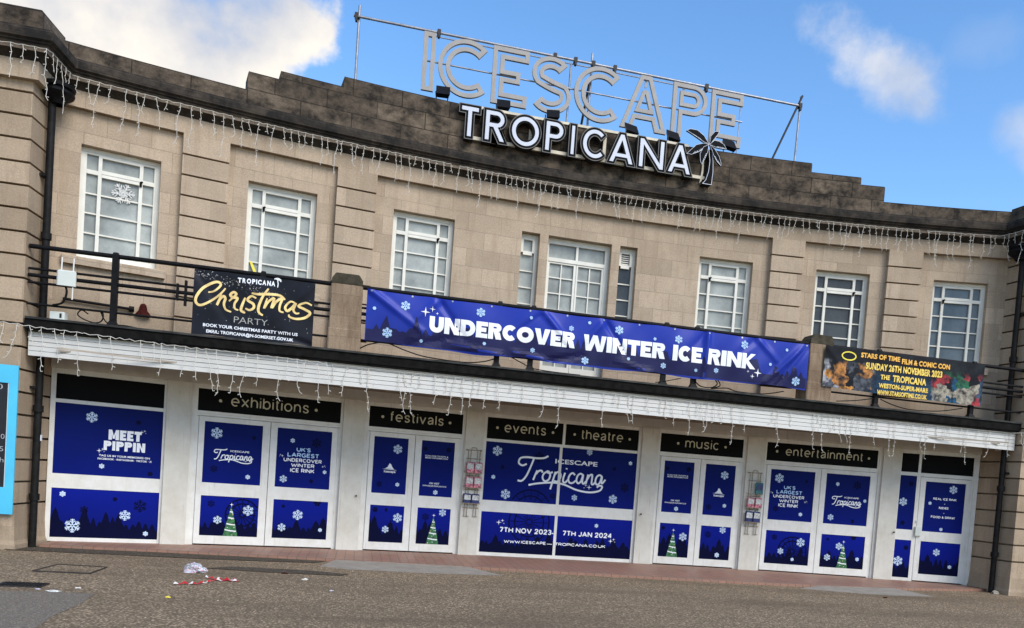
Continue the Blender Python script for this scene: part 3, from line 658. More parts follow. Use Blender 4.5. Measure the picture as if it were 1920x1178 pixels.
w6, _ = casement(WIN['W1'][0], WIN['W1'][1], 'frostm', False)
def side_light(s0, s1, glass, slats):
    loc, rz, w = frame_of(s0, s1, -.13); h = w / 2; mb = MB()
    bars(mb, [(-h, -h + .03, 4.475, 6.19), (h - .06, h, 4.475, 6.19), (-h + .03, h - .06, 6.15, 6.19), (-h + .03, h - .06, 4.475, 4.53)], .03, .13)
    bars(mb, [(-h + .03, -h + .075, 5.845, 6.15), (h - .105, h - .06, 5.845, 6.15), (-h + .075, h - .105, 6.085, 6.15), (-h + .075, h - .105, 5.80, 5.87)], .02, .12)
    for z in (5.50, 5.19, 4.88): bars(mb, [(-h + .03, h - .06, z - .011, z + .011)], .05, .11)
    if slats:
        for k in range(5): mb.box(-h + .08, h - .11, .06, .066, 5.885 + k * .04, 5.905 + k * .04)
    o = mb.build('side_light', M['cream'], B, loc, rz)
    g = MB(); g.quad((-h + .03, .085, 4.5), (h - .06, .085, 4.5), (h - .06, .085, 6.15), (-h + .03, .085, 6.15)); g.build('pane', M[glass], o)
side_light(-1.149, -.796, 'frost', False)
side_light(.796, 1.149, 'frostd', True)
def balcony_door():
    loc, rz, w = frame_of(-.629, .629, -.16); h = w / 2; mb = MB()
    bars(mb, [(-h, -h + .055, 3.37, 6.19), (h - .085, h, 3.37, 6.19), (-h + .055, h - .085, 6.09, 6.19)], 0, .12)
    cx = -.012
    bars(mb, [(-h + .055, h - .085, 5.755, 5.825)], -.005, .1); bars(mb, [(cx - .022, cx + .022, 5.825, 6.09)], .01, .1)
    for x0, x1 in ((-h + .055, cx - .004), (cx + .004, h - .085)):
        mid = (x0 + x1) / 2
        bars(mb, [(x0, x0 + .035, 3.38, 5.755), (x1 - .045, x1, 3.38, 5.755), (x0 + .035, x1 - .045, 5.72, 5.755), (x0 + .035, x1 - .045, 3.38, 3.75)], .012, .08)
        for z in (5.455, 5.155, 4.84, 4.53, 4.22, 3.92): bars(mb, [(x0 + .035, x1 - .045, z - .011, z + .011)], .03, .07)
        bars(mb, [(mid - .016, mid + .006, 3.75, 5.72)], .028, .07)
    o = mb.build('balcony_door', M['cream'], B, loc, rz)
    g = MB(); g.quad((-h + .05, .06, 3.7), (h - .08, .06, 3.7), (h - .08, .06, 6.1), (-h + .05, .06, 6.1)); g.build('pane', M['frost'], o)
balcony_door()
# little things seen in the upper windows
def flake(mb, cx, cz, r, y, m, rot=0.0, fat=1.0):
    for k in range(6):
        an = rot + math.pi / 3 * k; c, s = math.cos(an), math.sin(an); yy = y - .0002 * k
        def q(pts): mb.add([(cx + (px * c - pz * s) * r, yy, cz + (px * s + pz * c) * r) for px, pz in pts], [tuple(range(len(pts)))], m)
        w = .085 * fat
        q([(.10, -w), (1, -w), (1, w), (.10, w)])
        for sg in (-1, 1):
            q([(.42, sg * w * 1.02), (.42 + .17 * fat, sg * w * 1.02), (.80, sg * .34), (.80 - .16 * fat, sg * .34)])
            q([(.72, sg * w * 1.02), (.72 + .15 * fat, sg * w * 1.02), (1.0, sg * .25), (.87, sg * .25)])
loc, rz, w = frame_of(-WIN['W1'][1], -WIN['W1'][0], -.155)
mb2 = MB(); flake(mb2, .045, 5.60, .165, .0, 0, .1, .85); flake(mb2, .045, 5.60, .07, -.003, 0, .5, 1.5)
o = mb2.build('paper_snowflake', M['paper'], None, loc, rz); tag(o, 'white paper snowflake stuck to the leftmost upper window', 'decoration')
loc, rz, w = frame_of(-WIN['W2'][1], -WIN['W2'][0], -.14)
mb = MB(); mb.add([(-.47, -.012, 4.885), (-.43, -.012, 4.885), (-.33, -.012, 4.69), (-.33, -.012, 4.50), (-.37, -.012, 4.50), (-.37, -.012, 4.66)], [(0, 1, 2, 5), (2, 3, 4, 5)])
mb.add([(x, .0, z) for x, z in [(-.47, 4.885), (-.43, 4.885), (-.33, 4.69), (-.33, 4.50), (-.37, 4.50), (-.37, 4.66)]], [(0, 1, 2, 5), (2, 3, 4, 5)])
o = mb.build('yellow_strap', M['yellow'], None, loc, rz); tag(o, 'bright yellow strap hanging at the second upper window from the left', 'strap')

# pilasters
def pilaster(s0, s1):
    mb = MB(); z = 6.697; zt = z - .003; k = 0
    while z > 3.5:
        zb = 6.365 - .3265 * k; zl = max(zb, 3.36)
        mb.arcbox(s0, s1, zl + .014, zt, .115, -.05, 0); mb.arcbox(s0 + .06, s1 - .06, zl - .016, zl + .014, .008, -.05, 0)
        z = zb; zt = zb - .016; k += 1
    mb.build('pilaster', M['rust'], B)
for s0, s1 in ((-6.989, -6.287), (-4.545, -3.866), (3.866, 4.545), (6.287, 6.989)): pilaster(s0, s1)

# path that the cornice and parapet follow
def mitre(pts):
    out = []; u = 0
    for i, (x, y) in enumerate(pts):
        ns = []
        for j in (i - 1, i):
            if 0 <= j < len(pts) - 1:
                dx, dy = pts[j+1][0] - pts[j][0], pts[j+1][1] - pts[j][1]; l = math.hypot(dx, dy); ns.append((dy / l, -dx / l))
        if len(ns) == 1: n = ns[0]
        else:
            d = 1 + ns[0][0] * ns[1][0] + ns[0][1] * ns[1][1]; n = ((ns[0][0] + ns[1][0]) / d, (ns[0][1] + ns[1][1]) / d)
        if i: u += math.hypot(x - pts[i-1][0], y - pts[i-1][1])
        out.append((x, y, n[0], n[1], u))
    return out
arcpts = [AP(-S_END + 2 * S_END * i / 64) for i in range(65)]
PATH = mitre([(-16, FRONT_L[1]), FRONT_L] + arcpts + [FRONT_R, (16, FRONT_R[1])])
u0 = PATH[34][4]; PATH = [(a, b_, c, d, u - u0) for a, b_, c, d, u in PATH]
mb = MB()
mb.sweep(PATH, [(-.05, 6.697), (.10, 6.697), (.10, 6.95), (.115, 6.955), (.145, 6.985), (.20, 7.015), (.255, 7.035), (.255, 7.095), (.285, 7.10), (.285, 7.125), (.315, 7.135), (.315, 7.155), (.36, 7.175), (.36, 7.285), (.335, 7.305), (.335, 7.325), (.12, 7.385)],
         [0, 0, 2, 2, 2, 2, 1, 1, 2, 2, 2, 2, 2, 2, 2, 2])  # underside segments take the blackened stone: dark staining plus painted-in shade below the cornice
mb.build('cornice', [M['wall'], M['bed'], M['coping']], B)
mb = MB()
steps = [(-S_END, -6.075, 7.622), (-6.075, -5.573, 7.92), (-5.573, -4.538, 8.06), (-4.538, 4.538, 8.235), (4.538, 5.573, 8.06), (5.573, 6.075, 7.92), (6.075, S_END, 7.622)]
for s0, s1, zt in steps:
    mb.arcbox(s0, s1, 7.37, zt - .02, .13, -.33, 0, .3); mb.arcbox(s0 + .006, s1 - .006, zt - .02, zt, .118, -.32, 1, .3)
mb.build('parapet', [M['parapet'], M['coping']], B)
for side in (0, 1):
    cols = PATH[:3] if side == 0 else PATH[-3:]
    mb = MB(); zc = 7.67
    mb.sweep(cols, [(.12, 7.37), (.13, 7.40), (.13, zc - .02), (.11, zc), (-.35, zc)], [0, 0, 1, 1]); mb.build('pavilion_parapet', [M['parapet'], M['coping']], B)
    base = [(-16, FRONT_L[1]), FRONT_L, AP(-S_END), (-8.56, -.9)] if side == 0 else [(8.56, -.9), AP(S_END), FRONT_R, (16, FRONT_R[1])]
    prof = [(.05, -.12), (.05, .02), (.03, .08)]; z = .08; k = 18
    for k in range(18, -1, -1):
        g = 6.54 - .329 * k
        prof += [(.0, g - .018), (-.11, g - .013), (-.11, g + .013), (.0, g + .015)]
    prof += [(0, 6.70)]
    mb = MB(); mb.sweep(mitre(base), prof); mb.build('pavilion_wall', M['pav'], B)
# roof and rear walls close the body of the building
mb = MB(); r = []
for (x, y, nx, ny, u) in PATH: r.append((x - nx * .2, y - ny * .2, 7.36))
for a, c in zip(r, r[1:]): mb.quad(a, c, (c[0], 9, 7.36), (a[0], 9, 7.36))
mb.box(-16, 16, 9, 9.2, -.1, 7.37); mb.box(-16.2, -16, -1.7, 9.2, -.1, 7.37); mb.box(16, 16.2, -1.7, 9.2, -.1, 7.37)
mb.build('roof', M['bitumen'], B)

# balcony: slab, boarded canopy edge, stone piers
XE = 8.62
def back(y_front, z, xs): return [(x, -RA + math.sqrt((RA + .3) ** 2 - x * x), z) for x in xs]
xs = [-XE + 2 * XE * i / 40 for i in range(41)]
mb = MB()
for z, m in ((3.30, 0), (2.93, 1)):
    bk = back(-2, z, xs); yf = -2.02 if z > 3 else -1.955
    for i in range(40): mb.quad((xs[i], yf, z), (xs[i+1], yf, z), bk[i+1], bk[i], m)
mb.box(-XE - .04, XE + .04, -2.075, -2.0, 3.195, 3.335, 0); mb.box(-XE - .03, XE + .03, -2.10, -1.97, 3.335, 3.365, 2)
mb.box(-XE - .02, XE + .02, -2.055, -2.0, 3.165, 3.195, 0)
mb.build('balcony_slab', [M['bitumen'], M['soffit'], M['gutterlip']], B)
mb = MB(); zs = [2.81, 2.885, 2.955, 3.025, 3.095, 3.165]; lens = [2.4, 3.0, 2.7, 3.3, 2.5]
for k in range(5):
    x = -XE; first = True; j = 0
    while x < XE - .01:
        ln = lens[(k + j) % 5] * (.55 if first else 1) * (1 + .2 * math.sin(k * 3.1 + j * 1.7)); x1 = min(XE, x + ln); y = -1.985 - (.012 if k == 0 else 0) - .003 * ((j + k) % 2)
        mb.add([(x, y, zs[k]), (x1 - .002, y, zs[k]), (x1 - .002, y + .006, zs[k+1] - .006), (x, y + .006, zs[k+1] - .006), (x, -1.94, zs[k]), (x1 - .002, -1.94, zs[k])],
               [(0, 1, 2, 3), (0, 4, 5, 1)], 0, [(x, zs[k]), (x1, zs[k]), (x1, zs[k+1]), (x, zs[k+1]), (x, zs[k] - .05), (x1, zs[k] - .05)])
        x = x1; first = False; j += 1
mb.box(-XE, XE, -1.97, -1.94, 2.815, 3.17, 1)
mb.box(-XE - .006, -XE, -1.985, -1.45, 2.81, 3.165, 0); mb.box(XE, XE + .006, -1.985, -1.45, 2.81, 3.165, 0)
mb.build('canopy_boarding', [M['boards'], M['gutterlip']], B)
for sx in (-1, 1):
    x0, x1 = sorted((sx * 3.955, sx * 4.44)); c = (x0 + x1) / 2; mb = MB()
    mb.bbox(x0 - .01, x1 + .01, -2.08, -1.66, 3.34, 3.70, .015, 0); mb.bbox(x0, x1, -2.065, -1.67, 3.70, 4.40, .015, 0)
    mb.plate([[(x0 + .005, 4.40), (x1 - .005, 4.40), (x1 - .005, 4.475), (x1 - .055, 4.55), (x1 - .075, 4.565), (x0 + .075, 4.565), (x0 + .055, 4.55), (x0 + .005, 4.475)]], -2.06, -1.68, 1)
    mb.build('balcony_pier', [M['pier'], M['moss']], B)

# ------------------------------------------------------------------ ground floor
def trees(mb, x0, x1, zb, spec, y, m):
    # one forest skyline silhouette: (position 0..1, height, half width) peaks
    w = x1 - x0; n = 90; pts = []
    for i in range(n + 1):
        x = x0 + w * i / n; z = zb + .13
        for p, h, hw in spec:
            d = abs(x - (x0 + p * w)) / hw
            if d < 1: z = max(z, zb + h * (1 - d) * (1 - .05 * math.sin(d * 22)))
        pts.append((x, z))
    mb.add([(a, y, b_) for a, b_ in pts] + [(x1, y, zb), (x0, y, zb)], [tuple(range(len(pts) + 2))], m)
def skyline(seed, w, scale=1.0):
    r = random.Random(seed); sp = []; x = -.02
    while x < 1.05:
        big = r.random() < .35; sp.append((x, (r.uniform(.42, .54) if big else r.uniform(.26, .37)) * scale, r.uniform(.13, .17) if big else r.uniform(.085, .115))); x += r.uniform(.08, .13) / w
    return sp
def wheel(mb, cx, cz, r, y, m, clip):
    def bar(p, q, w, yy):
        dx, dz = q[0] - p[0], q[1] - p[1]; l = math.hypot(dx, dz); nx, nz = -dz / l * w, dx / l * w
        c = [(p[0] + nx, p[1] + nz), (q[0] + nx, q[1] + nz), (q[0] - nx, q[1] - nz), (p[0] - nx, p[1] - nz)]
        if all(clip[0] <= a <= clip[1] and clip[2] <= b_ <= clip[3] for a, b_ in c): mb.add([(a, yy, b_) for a, b_ in c], [(0, 1, 2, 3)], m)
    n = 36
    for rr in (1.0, .72):
        for k in range(n):
            a, c = 2 * math.pi * k / n, 2 * math.pi * (k + 1) / n
            bar((cx + r * rr * math.cos(a), cz + r * rr * math.sin(a)), (cx + r * rr * math.cos(c), cz + r * rr * math.sin(c)), .012, y - .0001 * rr)
    for k in range(16):
        a = 2 * math.pi * k / 16
        for t in range(6):
            bar((cx + r * (.1 + .15 * t) * math.cos(a), cz + r * (.1 + .15 * t) * math.sin(a)), (cx + r * (.25 + .15 * t) * math.cos(a), cz + r * (.25 + .15 * t) * math.sin(a)), .007, y - .0003 - .00002 * k)
def xmas_tree(mb, cx, zb, h, y, mg, mw, my):
    pts = []; n = 9; hw = h * .20
    for i in range(n): pts.append((cx + hw * (1 - i / n) + .008 * (i % 2), zb + h * .9 * i / n))
    pts.append((cx, zb + h * .92))
    for i in range(n - 1, -1, -1): pts.append((cx - hw * (1 - i / n) - .008 * ((i + 1) % 2), zb + h * .9 * i / n))
    mb.plate([pts], y, None, mg)
    for k in range(4):
        z = zb + h * (.16 + .19 * k); t = hw * (1 - (z - zb) / (h * .93)); 
        mb.ribbon([(cx - t * .95, z + t * .18), (cx, z), (cx + t * .95, z - t * .05)], .020, y - .001, mw)
    r = random.Random(int(cx * 977) + 5)
    for k in range(14):
        z = zb + h * r.uniform(.02, .8); t = hw * (1 - (z - zb) / (h * .93)) * .8; x = cx + r.uniform(-t, t)
        mb.add([(x - .009, y - .0013, z), (x, y - .0013, z - .009), (x + .009, y - .0013, z), (x, y - .0013, z + .009)], [(0, 1, 2, 3)], mw if k % 3 else my)
    spark(mb, cx, zb + h * .95, .035, y - .0015, mw)
def spark(mb, cx, cz, r, y, m):
    pts = []
    for k in range(8):
        a = math.pi / 4 * k; q = r if k % 2 == 0 else r * .22; pts.append((cx + q * math.cos(a), cz + q * math.sin(a)))
    mb.add([(a, y, b_) for a, b_ in pts] + [(cx, y, cz)], [(k, (k + 1) % 8, 8) for k in range(8)], m)
def sparks(mb, x, z, s, y, m, flip=1):
    spark(mb, x, z, .055 * s, y, m); spark(mb, x + .07 * s * flip, z + .04 * s, .035 * s, y, m); spark(mb, x + .10 * s * flip, z - .015 * s, .018 * s, y, m)
SCRIPT = {  # pen strokes of the flowing word, x 0..10, z 0..3 (x-height about 1)
 'T': [[(1.2, 1.75), (.75, 1.55), (.35, 1.8), (.5, 2.3), (1.2, 2.45), (2.2, 2.42), (3.0, 2.5), (3.45, 2.75)], [(1.95, 2.42), (1.65, 1.5), (1.25, .5), (.8, -.05), (.35, -.05)]],
 'r': [[(2.0, .1), (2.2, .7), (2.38, 1.15)], [(2.27, .75), (2.55, 1.1), (2.85, 1.15), (2.95, .95)]],
 'o': [[(3.45, 1.1), (3.1, .85), (3.0, .4), (3.25, .08), (3.65, .25), (3.8, .75), (3.6, 1.12), (3.4, 1.08), (3.7, .95), (4.05, 1.1)]],
 'p': [[(4.35, 1.15), (4.2, .5), (4.0, -.35), (3.9, -.75)], [(4.25, .75), (4.55, 1.12), (4.9, 1.0), (4.9, .5), (4.6, .12), (4.25, .18)]],
 'i': [[(5.4, 1.12), (5.25, .55), (5.25, .15), (5.5, .1), (5.75, .4)], [(5.52, 1.5), (5.56, 1.62)]],
 'c': [[(6.5, .95), (6.25, 1.15), (5.95, .95), (5.8, .5), (5.95, .12), (6.3, .1), (6.65, .4)]],
 'a': [[(7.4, 1.0), (7.1, 1.15), (6.8, .9), (6.7, .4), (6.9, .1), (7.2, .35), (7.4, 1.05), (7.35, .3), (7.5, .1), (7.75, .35)]],
 'n': [[(7.95, 1.12), (7.85, .6), (7.75, .1)], [(7.85, .55), (8.15, 1.05), (8.4, 1.1), (8.4, .6), (8.4, .15), (8.6, .12), (8.8, .4)]],
 'A': [[(9.5, 1.0), (9.2, 1.15), (8.9, .9), (8.8, .4), (9.0, .1), (9.3, .35), (9.5, 1.05), (9.48, .4), (9.6, .3), (9.9, .7)]],
 'swash': [[(1.55, -.45), (2.6, -.2), (4.2, -.02), (5.4, -.15), (6.8, -.62), (8.2, -.78), (9.3, -.55), (9.6, -.1), (9.3, .02), (9.0, -.2)]],
}
def script_logo(mb, x0, x1, zb, y, m, pen):
    k = (x1 - x0) / 10.0; i = 0
    for ch, strokes in SCRIPT.items():
        for st in strokes:
            mb.ribbon([(x0 + a * k, zb + b_ * k) for a, b_ in smooth_path(st, 5)], pen, y - .0006 * i / 10, m); i += 1
    mb.text('ICESCAPE', x0 + 4.25 * k, x0 + 8.9 * k, zb + 2.05 * k, zb + 2.5 * k, y, m, .022)
    sparks(mb, x0 + 8.15 * k, zb - .25 * k, k * 5.5, y - .001, m, -1)
def graphic(parent, kind_, x0, x1, z0, z1, deco, y=.010):
    # deco entries use fractions of the panel: x from the left, z from the top
    mb = MB(); mb.quad((x0, y, z0), (x1, y, z0), (x1, y, z1), (x0, y, z1), 0)
    W, H = x1 - x0, z1 - z0; X = lambda f: x0 + f * W; Z = lambda f: z1 - f * H; yd = y - .002
    for d in deco:
        t = d[0]
        if t in 'LK': flake(mb, X(d[1]), Z(d[2]), d[3], yd - (.0015 if t == 'L' else 0), 1 if t == 'L' else 2, math.pi / 6)
        elif t == 'S': flake(mb, X(d[1]), Z(d[2]), d[3], yd - .0015, 1, math.pi / 6, 1.7)
        elif t == 'D': flake(mb, X(d[1]), Z(d[2]), d[3], yd, 2, 0, 1.8)
        elif t == 'F': trees(mb, x0, x1, z0, skyline(d[1], W, d[2]), yd - .001, 3)
        elif t == 'W': wheel(mb, X(d[1]), Z(d[2]), d[3], yd - .0005, 3, (x0, x1, z0, z1))
        elif t == 'X': xmas_tree(mb, X(d[1]), z0 + .002, H * d[2], yd - .003, 5, 4, 6)
        elif t == 'T' and Z(d[5]) - Z(d[4]) > .045 and len(d[1]) > 1: pen_text(mb, d[1], X(d[2]), X(d[3]), Z(d[4]), Z(d[5]) - Z(d[4]), (Z(d[5]) - Z(d[4])) * d[7] * 4.1, yd - .003, d[6], (Z(d[5]) - Z(d[4])) * .09)
        elif t == 'T': mb.text(d[1], X(d[2]), X(d[3]), Z(d[4]), Z(d[5]), yd - .003, d[6], d[7] * .5)
        elif t == 'H': block_text(mb, d[1], X(d[2]), X(d[3]), Z(d[4]), Z(d[5]) - Z(d[4]), (Z(d[5]) - Z(d[4])) * .30, yd - .003, 4, .012)
        elif t == 'P': sparks(mb, X(d[1]), Z(d[2]), d[3], yd - .003, 4, d[4])
        elif t == 'G': script_logo(mb, X(d[1]), X(d[2]), Z(d[3]), yd - .003, 4, d[4])
        elif t == 'B': mb.add([(X(a), yd - .001, Z(b_)) for a, b_ in d[1]], [tuple(range(len(d[1])))], d[2])
    return mb.build('window_graphic', [M['vinyl' if kind_ == 'u' else 'vinyl2'], M['flake'], M['navy'], M['navy2'], M['ink'], M['greenink'], M['goldink'], M['iceink']], parent)
def sign_strip(parent, x0, x1, z0, z1, words):
    mb = MB(); y = .018; mb.quad((x0, y, z0), (x1, y, z0), (x1, y, z1), (x0, y, z1), 0)
    for s, a, b_, d0, d1, zb, zc in words:
        pen_text(mb, s, a, b_, zb, (zc - zb) / 1.37, .021, y - .004, 1, .030)
        for dx in (d0, d1):
            pts = [(dx + .026 * math.cos(k * .524), y - .004, zb + (zc - zb) * .37 + .026 * math.sin(k * .524)) for k in range(12)]; mb.add(pts, [tuple(range(12))], 1)
    mb.build('transom_sign' if words else 'transom_panel', [M['transom'], M['gold']], parent)
UK = lambda z0, cx: [('T', "UK'S", cx - .13, cx + .13, z0 + .07, z0, 7, .05), ('T', 'LARGEST', cx - .29, cx + .29, z0 + .165, z0 + .092, 7, .05), ('T', 'UNDERCOVER', cx - .355, cx + .345, z0 + .25, z0 + .187, 4, .05),
                     ('T', 'WINTER', cx - .215, cx + .215, z0 + .335, z0 + .272, 4, .05), ('T', 'ICE RINK', cx - .225, cx + .22, z0 + .425, z0 + .357, 4, .05), ('P', cx - .38, z0 + .16, .45, -1), ('P', cx + .37, z0 + .30, .45, 1)]
SCAN = [('T', 'SCAN FOR TICKETS &', .12, .82, .285, .26, 4, .03), ('T', 'MORE INFORMATION', .13, .81, .32, .295, 4, .03), ('T', 'OR VISIT', .30, .60, .78, .75, 4, .04), ('T', 'WWW.ICESCAPE-TROPICANA.CO.UK', .10, .82, .825, .80, 4, .03), ('S', .5, .925, .045), ('D', .12, .15, .04), ('D', .82, .14, .05)]
PEAK = [('B', [(.37, .555), (.44, .525), (.485, .46), (.53, .475), (.575, .53), (.62, .56)], 4), ('B', [(.28, .565), (.40, .56), (.60, .565), (.72, .585), (.60, .575), (.40, .570)], 4), ('T', 'Icescape', .335, .67, .625, .585, 4, .06)]
def bay(sign, s0, s1, name):
    if sign < 0: s0, s1 = -s1, -s0
    loc, rz, w = frame_of(s0, s1, GO); return loc, rz, w
def double_door(s0, s1, tl, tr, pl, pr, words, gl, gr, name, seam):
    loc, rz, w = frame_of(s0, s1, GO); h = w / 2; mb = MB()
    bars(mb, [(-h, tl - .035, .0, 2.735), (tr + .035, h, .0, 2.735)], -.015, .12)                       # jambs
    bars(mb, [(tl - .035, tl, 2.195, 2.735), (tr, tr + .035, 2.195, 2.735), (tl, tr, 2.66, 2.735)], .0, .10)
    bars(mb, [(tl, tr, 2.245, 2.285)], -.004, .10); bars(mb, [(tl, tr, 2.203, 2.243)], .002, .10)
    bars(mb, [(tl - .035, tl + .028, .0, 2.195), (tr - .028, tr + .035, .0, 2.195)], .012, .10)
    o = mb.build(name, M['white'], B, loc, rz)
    sign_strip(o, tl, tr, 2.285, 2.66, words)
    l0, l1 = tl + .033, tr - .033
    for (a, b_), (p0, p1) in (((l0, seam - .005), pl), ((seam + .005, l1), pr)):
        m2 = MB(); bars(m2, [(a, p0, .022, 2.195), (p1, b_, .022, 2.195), (p0, p1, 2.113, 2.195), (p0, p1, .85, 1.072), (p0, p1, .022, .165)], -.006, .06)
        m2.build('door_leaf', M['white'], o)
    for (p0, p1), gg in ((pl, gl), (pr, gr)):
        graphic(o, 'u', p0, p1, 1.072, 2.113, gg[0]); graphic(o, 'l', p0, p1, .165, .85, gg[1])
    m3 = MB(); m3.box(l0, l1, .03, .05, .0, .02); m3.box(seam - .004, seam + .004, .02, .05, .02, 2.19); m3.build('threshold', M['dark'], o)
    o['label'] = 'white double doors under the ' + words[0][0] + ' sign'
    return o
o = double_door(-6.638, -4.164, -1.151, 1.205, (-1.028, -.098), (.144, 1.076), [('exhibitions', -.635, .652, -.804, .775, 2.405, 2.605)],
    ([('L', .21, .18, .095), ('D', .85, .21, .035), ('K', .19, .77, .06), ('S', .78, .87, .04), ('G', .16, .86, .60, .017)], [('K', .18, .2, .06), ('F', 11, .75), ('W', .72, .45, .27), ('L', .30, .60, .07), ('L', .82, .33, .09), ('X', .53, .84)]),
    ([('S', .28, .2, .04), ('K', .72, .21, .085), ('D', .66, .87, .035), ('L', .15, .86, .065), ('S', .90, .70, .035)] + UK(.31, .49), [('D', .18, .17, .03), ('D', .80, .04, .06), ('F', 5, .8), ('L', .45, .38, .09), ('L', .17, .72, .07), ('S', .88, .75, .035)]), 'double_door', .028)
o = double_door(-3.778, -1.929, -.855, .879, (-.741, -.118), (.13, .755), [('festivals', -.483, .515, -.615, .634, 2.41, 2.60)],
    ([('L', .70, .20, .085), ('K', .22, .84, .055), ('S', .75, .83, .038)] + PEAK, [('D', .15, .13, .05), ('D', .47, .12, .03), ('F', 21, 1.0), ('L', .82, .32, .085), ('L', .48, .65, .065)]),
    (SCAN, [('K', .25, .25, .07), ('F', 23, 1.0), ('L', .76, .11, .07), ('X', .50, .84)]), 'double_door', .007)
o = double_door(1.929, 3.778, -.882, .864, (-.766, -.14), (.10, .737), [('music', -.365, .355, -.514, .486, 2.405, 2.605)],
    (SCAN, [('D', .12, .15, .04), ('F', 31, 1.0), ('X', .47, .84), ('L', .80, .38, .085)]),
    ([('L', .65, .20, .085), ('K', .20, .84, .06), ('S', .72, .80, .04)] + PEAK, [('K', .25, .26, .07), ('F', 33, 1.0), ('L', .73, .10, .07), ('S', .60, .86, .05)]), 'double_door', -.01)
o = double_door(4.164, 6.638, -1.20, 1.155, (-1.078, -.143), (.098, 1.030), [('entertainment', -.80, .84, -.985, .965, 2.41, 2.60)],
    ([('L', .20, .17, .095), ('D', .82, .20, .03), ('K', .17, .78, .06), ('S', .74, .86, .04)] + UK(.31, .45), [('K', .20, .2, .06), ('F', 41, .75), ('W', .62, .60, .30), ('L', .80, .31, .09), ('L', .36, .61, .065), ('S', .64, .84, .035)]),
    ([('S', .27, .20, .04), ('K', .72, .20, .085), ('L', .17, .87, .065), ('S', .92, .50, .035), ('D', .68, .92, .04), ('G', .15, .85, .60, .017)], [('D', .15, .15, .03), ('D', .74, .04, .06), ('F', 43, .8), ('L', .42, .34, .075), ('X', .52, .84), ('L', .17, .70, .07), ('S', .86, .70, .04)]), 'double_door', -.02)
# centre window, wide
loc, rz, w = frame_of(-1.58, 1.58, GO); h = w / 2; mb = MB()
bars(mb, [(-h, -1.525, 0, 2.735), (1.53, h, 0, 2.735)], -.012, .12)
bars(mb, [(-1.525, 1.53, 2.665, 2.735), (-1.525, 1.53, 2.20, 2.255), (-1.525, 1.53, .0, .065)], 0, .1)
bars(mb, [(-1.525, 1.53, .851, 1.073)], .002, .09)
bars(mb, [(-.07, -.015, .065, .851), (-.07, -.015, 1.073, 2.20)], .004, .1); bars(mb, [(-.028, .022, 2.255, 2.665)], .004, .1)
o = mb.build('shop_window', M['white'], B, loc, rz)
sign_strip(o, -1.525, -.028, 2.255, 2.665, [('events', -1.186, -.365, -1.326, -.231, 2.40, 2.60)])
sign_strip(o, .022, 1.53, 2.255, 2.665, [('theatre', .345, 1.205, .207, 1.345, 2.40, 2.60)])
wd = 3.055; fx = lambda x: (x + 1.525) / wd
graphic(o, 'u', -1.525, 1.53, 1.073, 2.20, [('L', .075, .15, .095), ('K', .345, .20, .10), ('D', .115, .42, .035), ('S', .06, .60, .04), ('L', .145, .88, .095), ('K', .45, .86, .06), ('D', .85, .30, .04), ('S', .957, .18, .04), ('K', .93, .62, .09),
    ('L', .595, .86, .06), ('L', .855, .84, .09), ('L', .675, .045, .06), ('W', .31, 1.15, .42), ('G', .195, .80, .62, .036)])
graphic(o, 'l', -1.525, 1.53, .065, .851, [('F', 52, .85), ('W', .31, .20, .40), ('S', .757, .19, .04), ('P', .115, .25, 1.0, 1), ('T', '7TH NOV 2023', fx(-1.151), fx(-.115), .49, .36, 4, .05), ('T', '7TH JAN 2024', fx(.105), fx(1.121), .49, .36, 4, .05),
    ('T', '-', fx(-.105), fx(-.075), .49, .36, 4, .05), ('T', 'WWW.ICESCAPE', fx(-1.05), fx(-.215), .745, .672, 4, .05), ('T', '-', fx(-.195), fx(-.09), .745, .672, 4, .03), ('T', 'TROPICANA.CO.UK', fx(-.035), fx(1.005), .745, .672, 4, .05), ('P', .86, .56, .9, 1)])
# left window with the welcome print
loc, rz, w = frame_of(-8.646, -7.015, GO); h = w / 2; mb = MB()
bars(mb, [(-h, -.752, 0, 2.735), (.782, h, 0, 2.735)], -.012, .12)
bars(mb, [(-.752, .782, 2.655, 2.735), (-.752, .782, 2.20, 2.258), (-.752, .782, .0, .063)], 0, .1); bars(mb, [(-.752, .782, .849, 1.078)], .002, .09)
o = mb.build('shop_window', M['white'], B, loc, rz)
sign_strip(o, -.752, .782, 2.258, 2.655, [])
graphic(o, 'u', -.752, .782, 1.078, 2.20, [('L', .33, .17, .085), ('D', .765, .19, .04), ('D', .90, .93, .04), ('S', .44, .86, .04), ('H', 'MEET', .49, .80, .47, .325), ('H', 'PIPPIN', .45, .84, .625, .49), ('P', .41, .64, .7, 1), ('P', .80, .33, .6, 1),
    ('T', 'TAG US IN YOUR MEMORIES ON', .41, .89, .718, .692, 4, .05), ('T', 'FACEBOOK · INSTAGRAM · TIKTOK · X', .40, .91, .765, .74, 4, .05)])
graphic(o, 'l', -.752, .782, .063, .849, [('F', 61, 1.0), ('S', .10, .12, .045), ('D', .58, .18, .035), ('K', .30, .42, .06), ('K', .82, .30, .10), ('L', .20, .76, .11), ('L', .68, .51, .085), ('S', .885, .88, .04)])
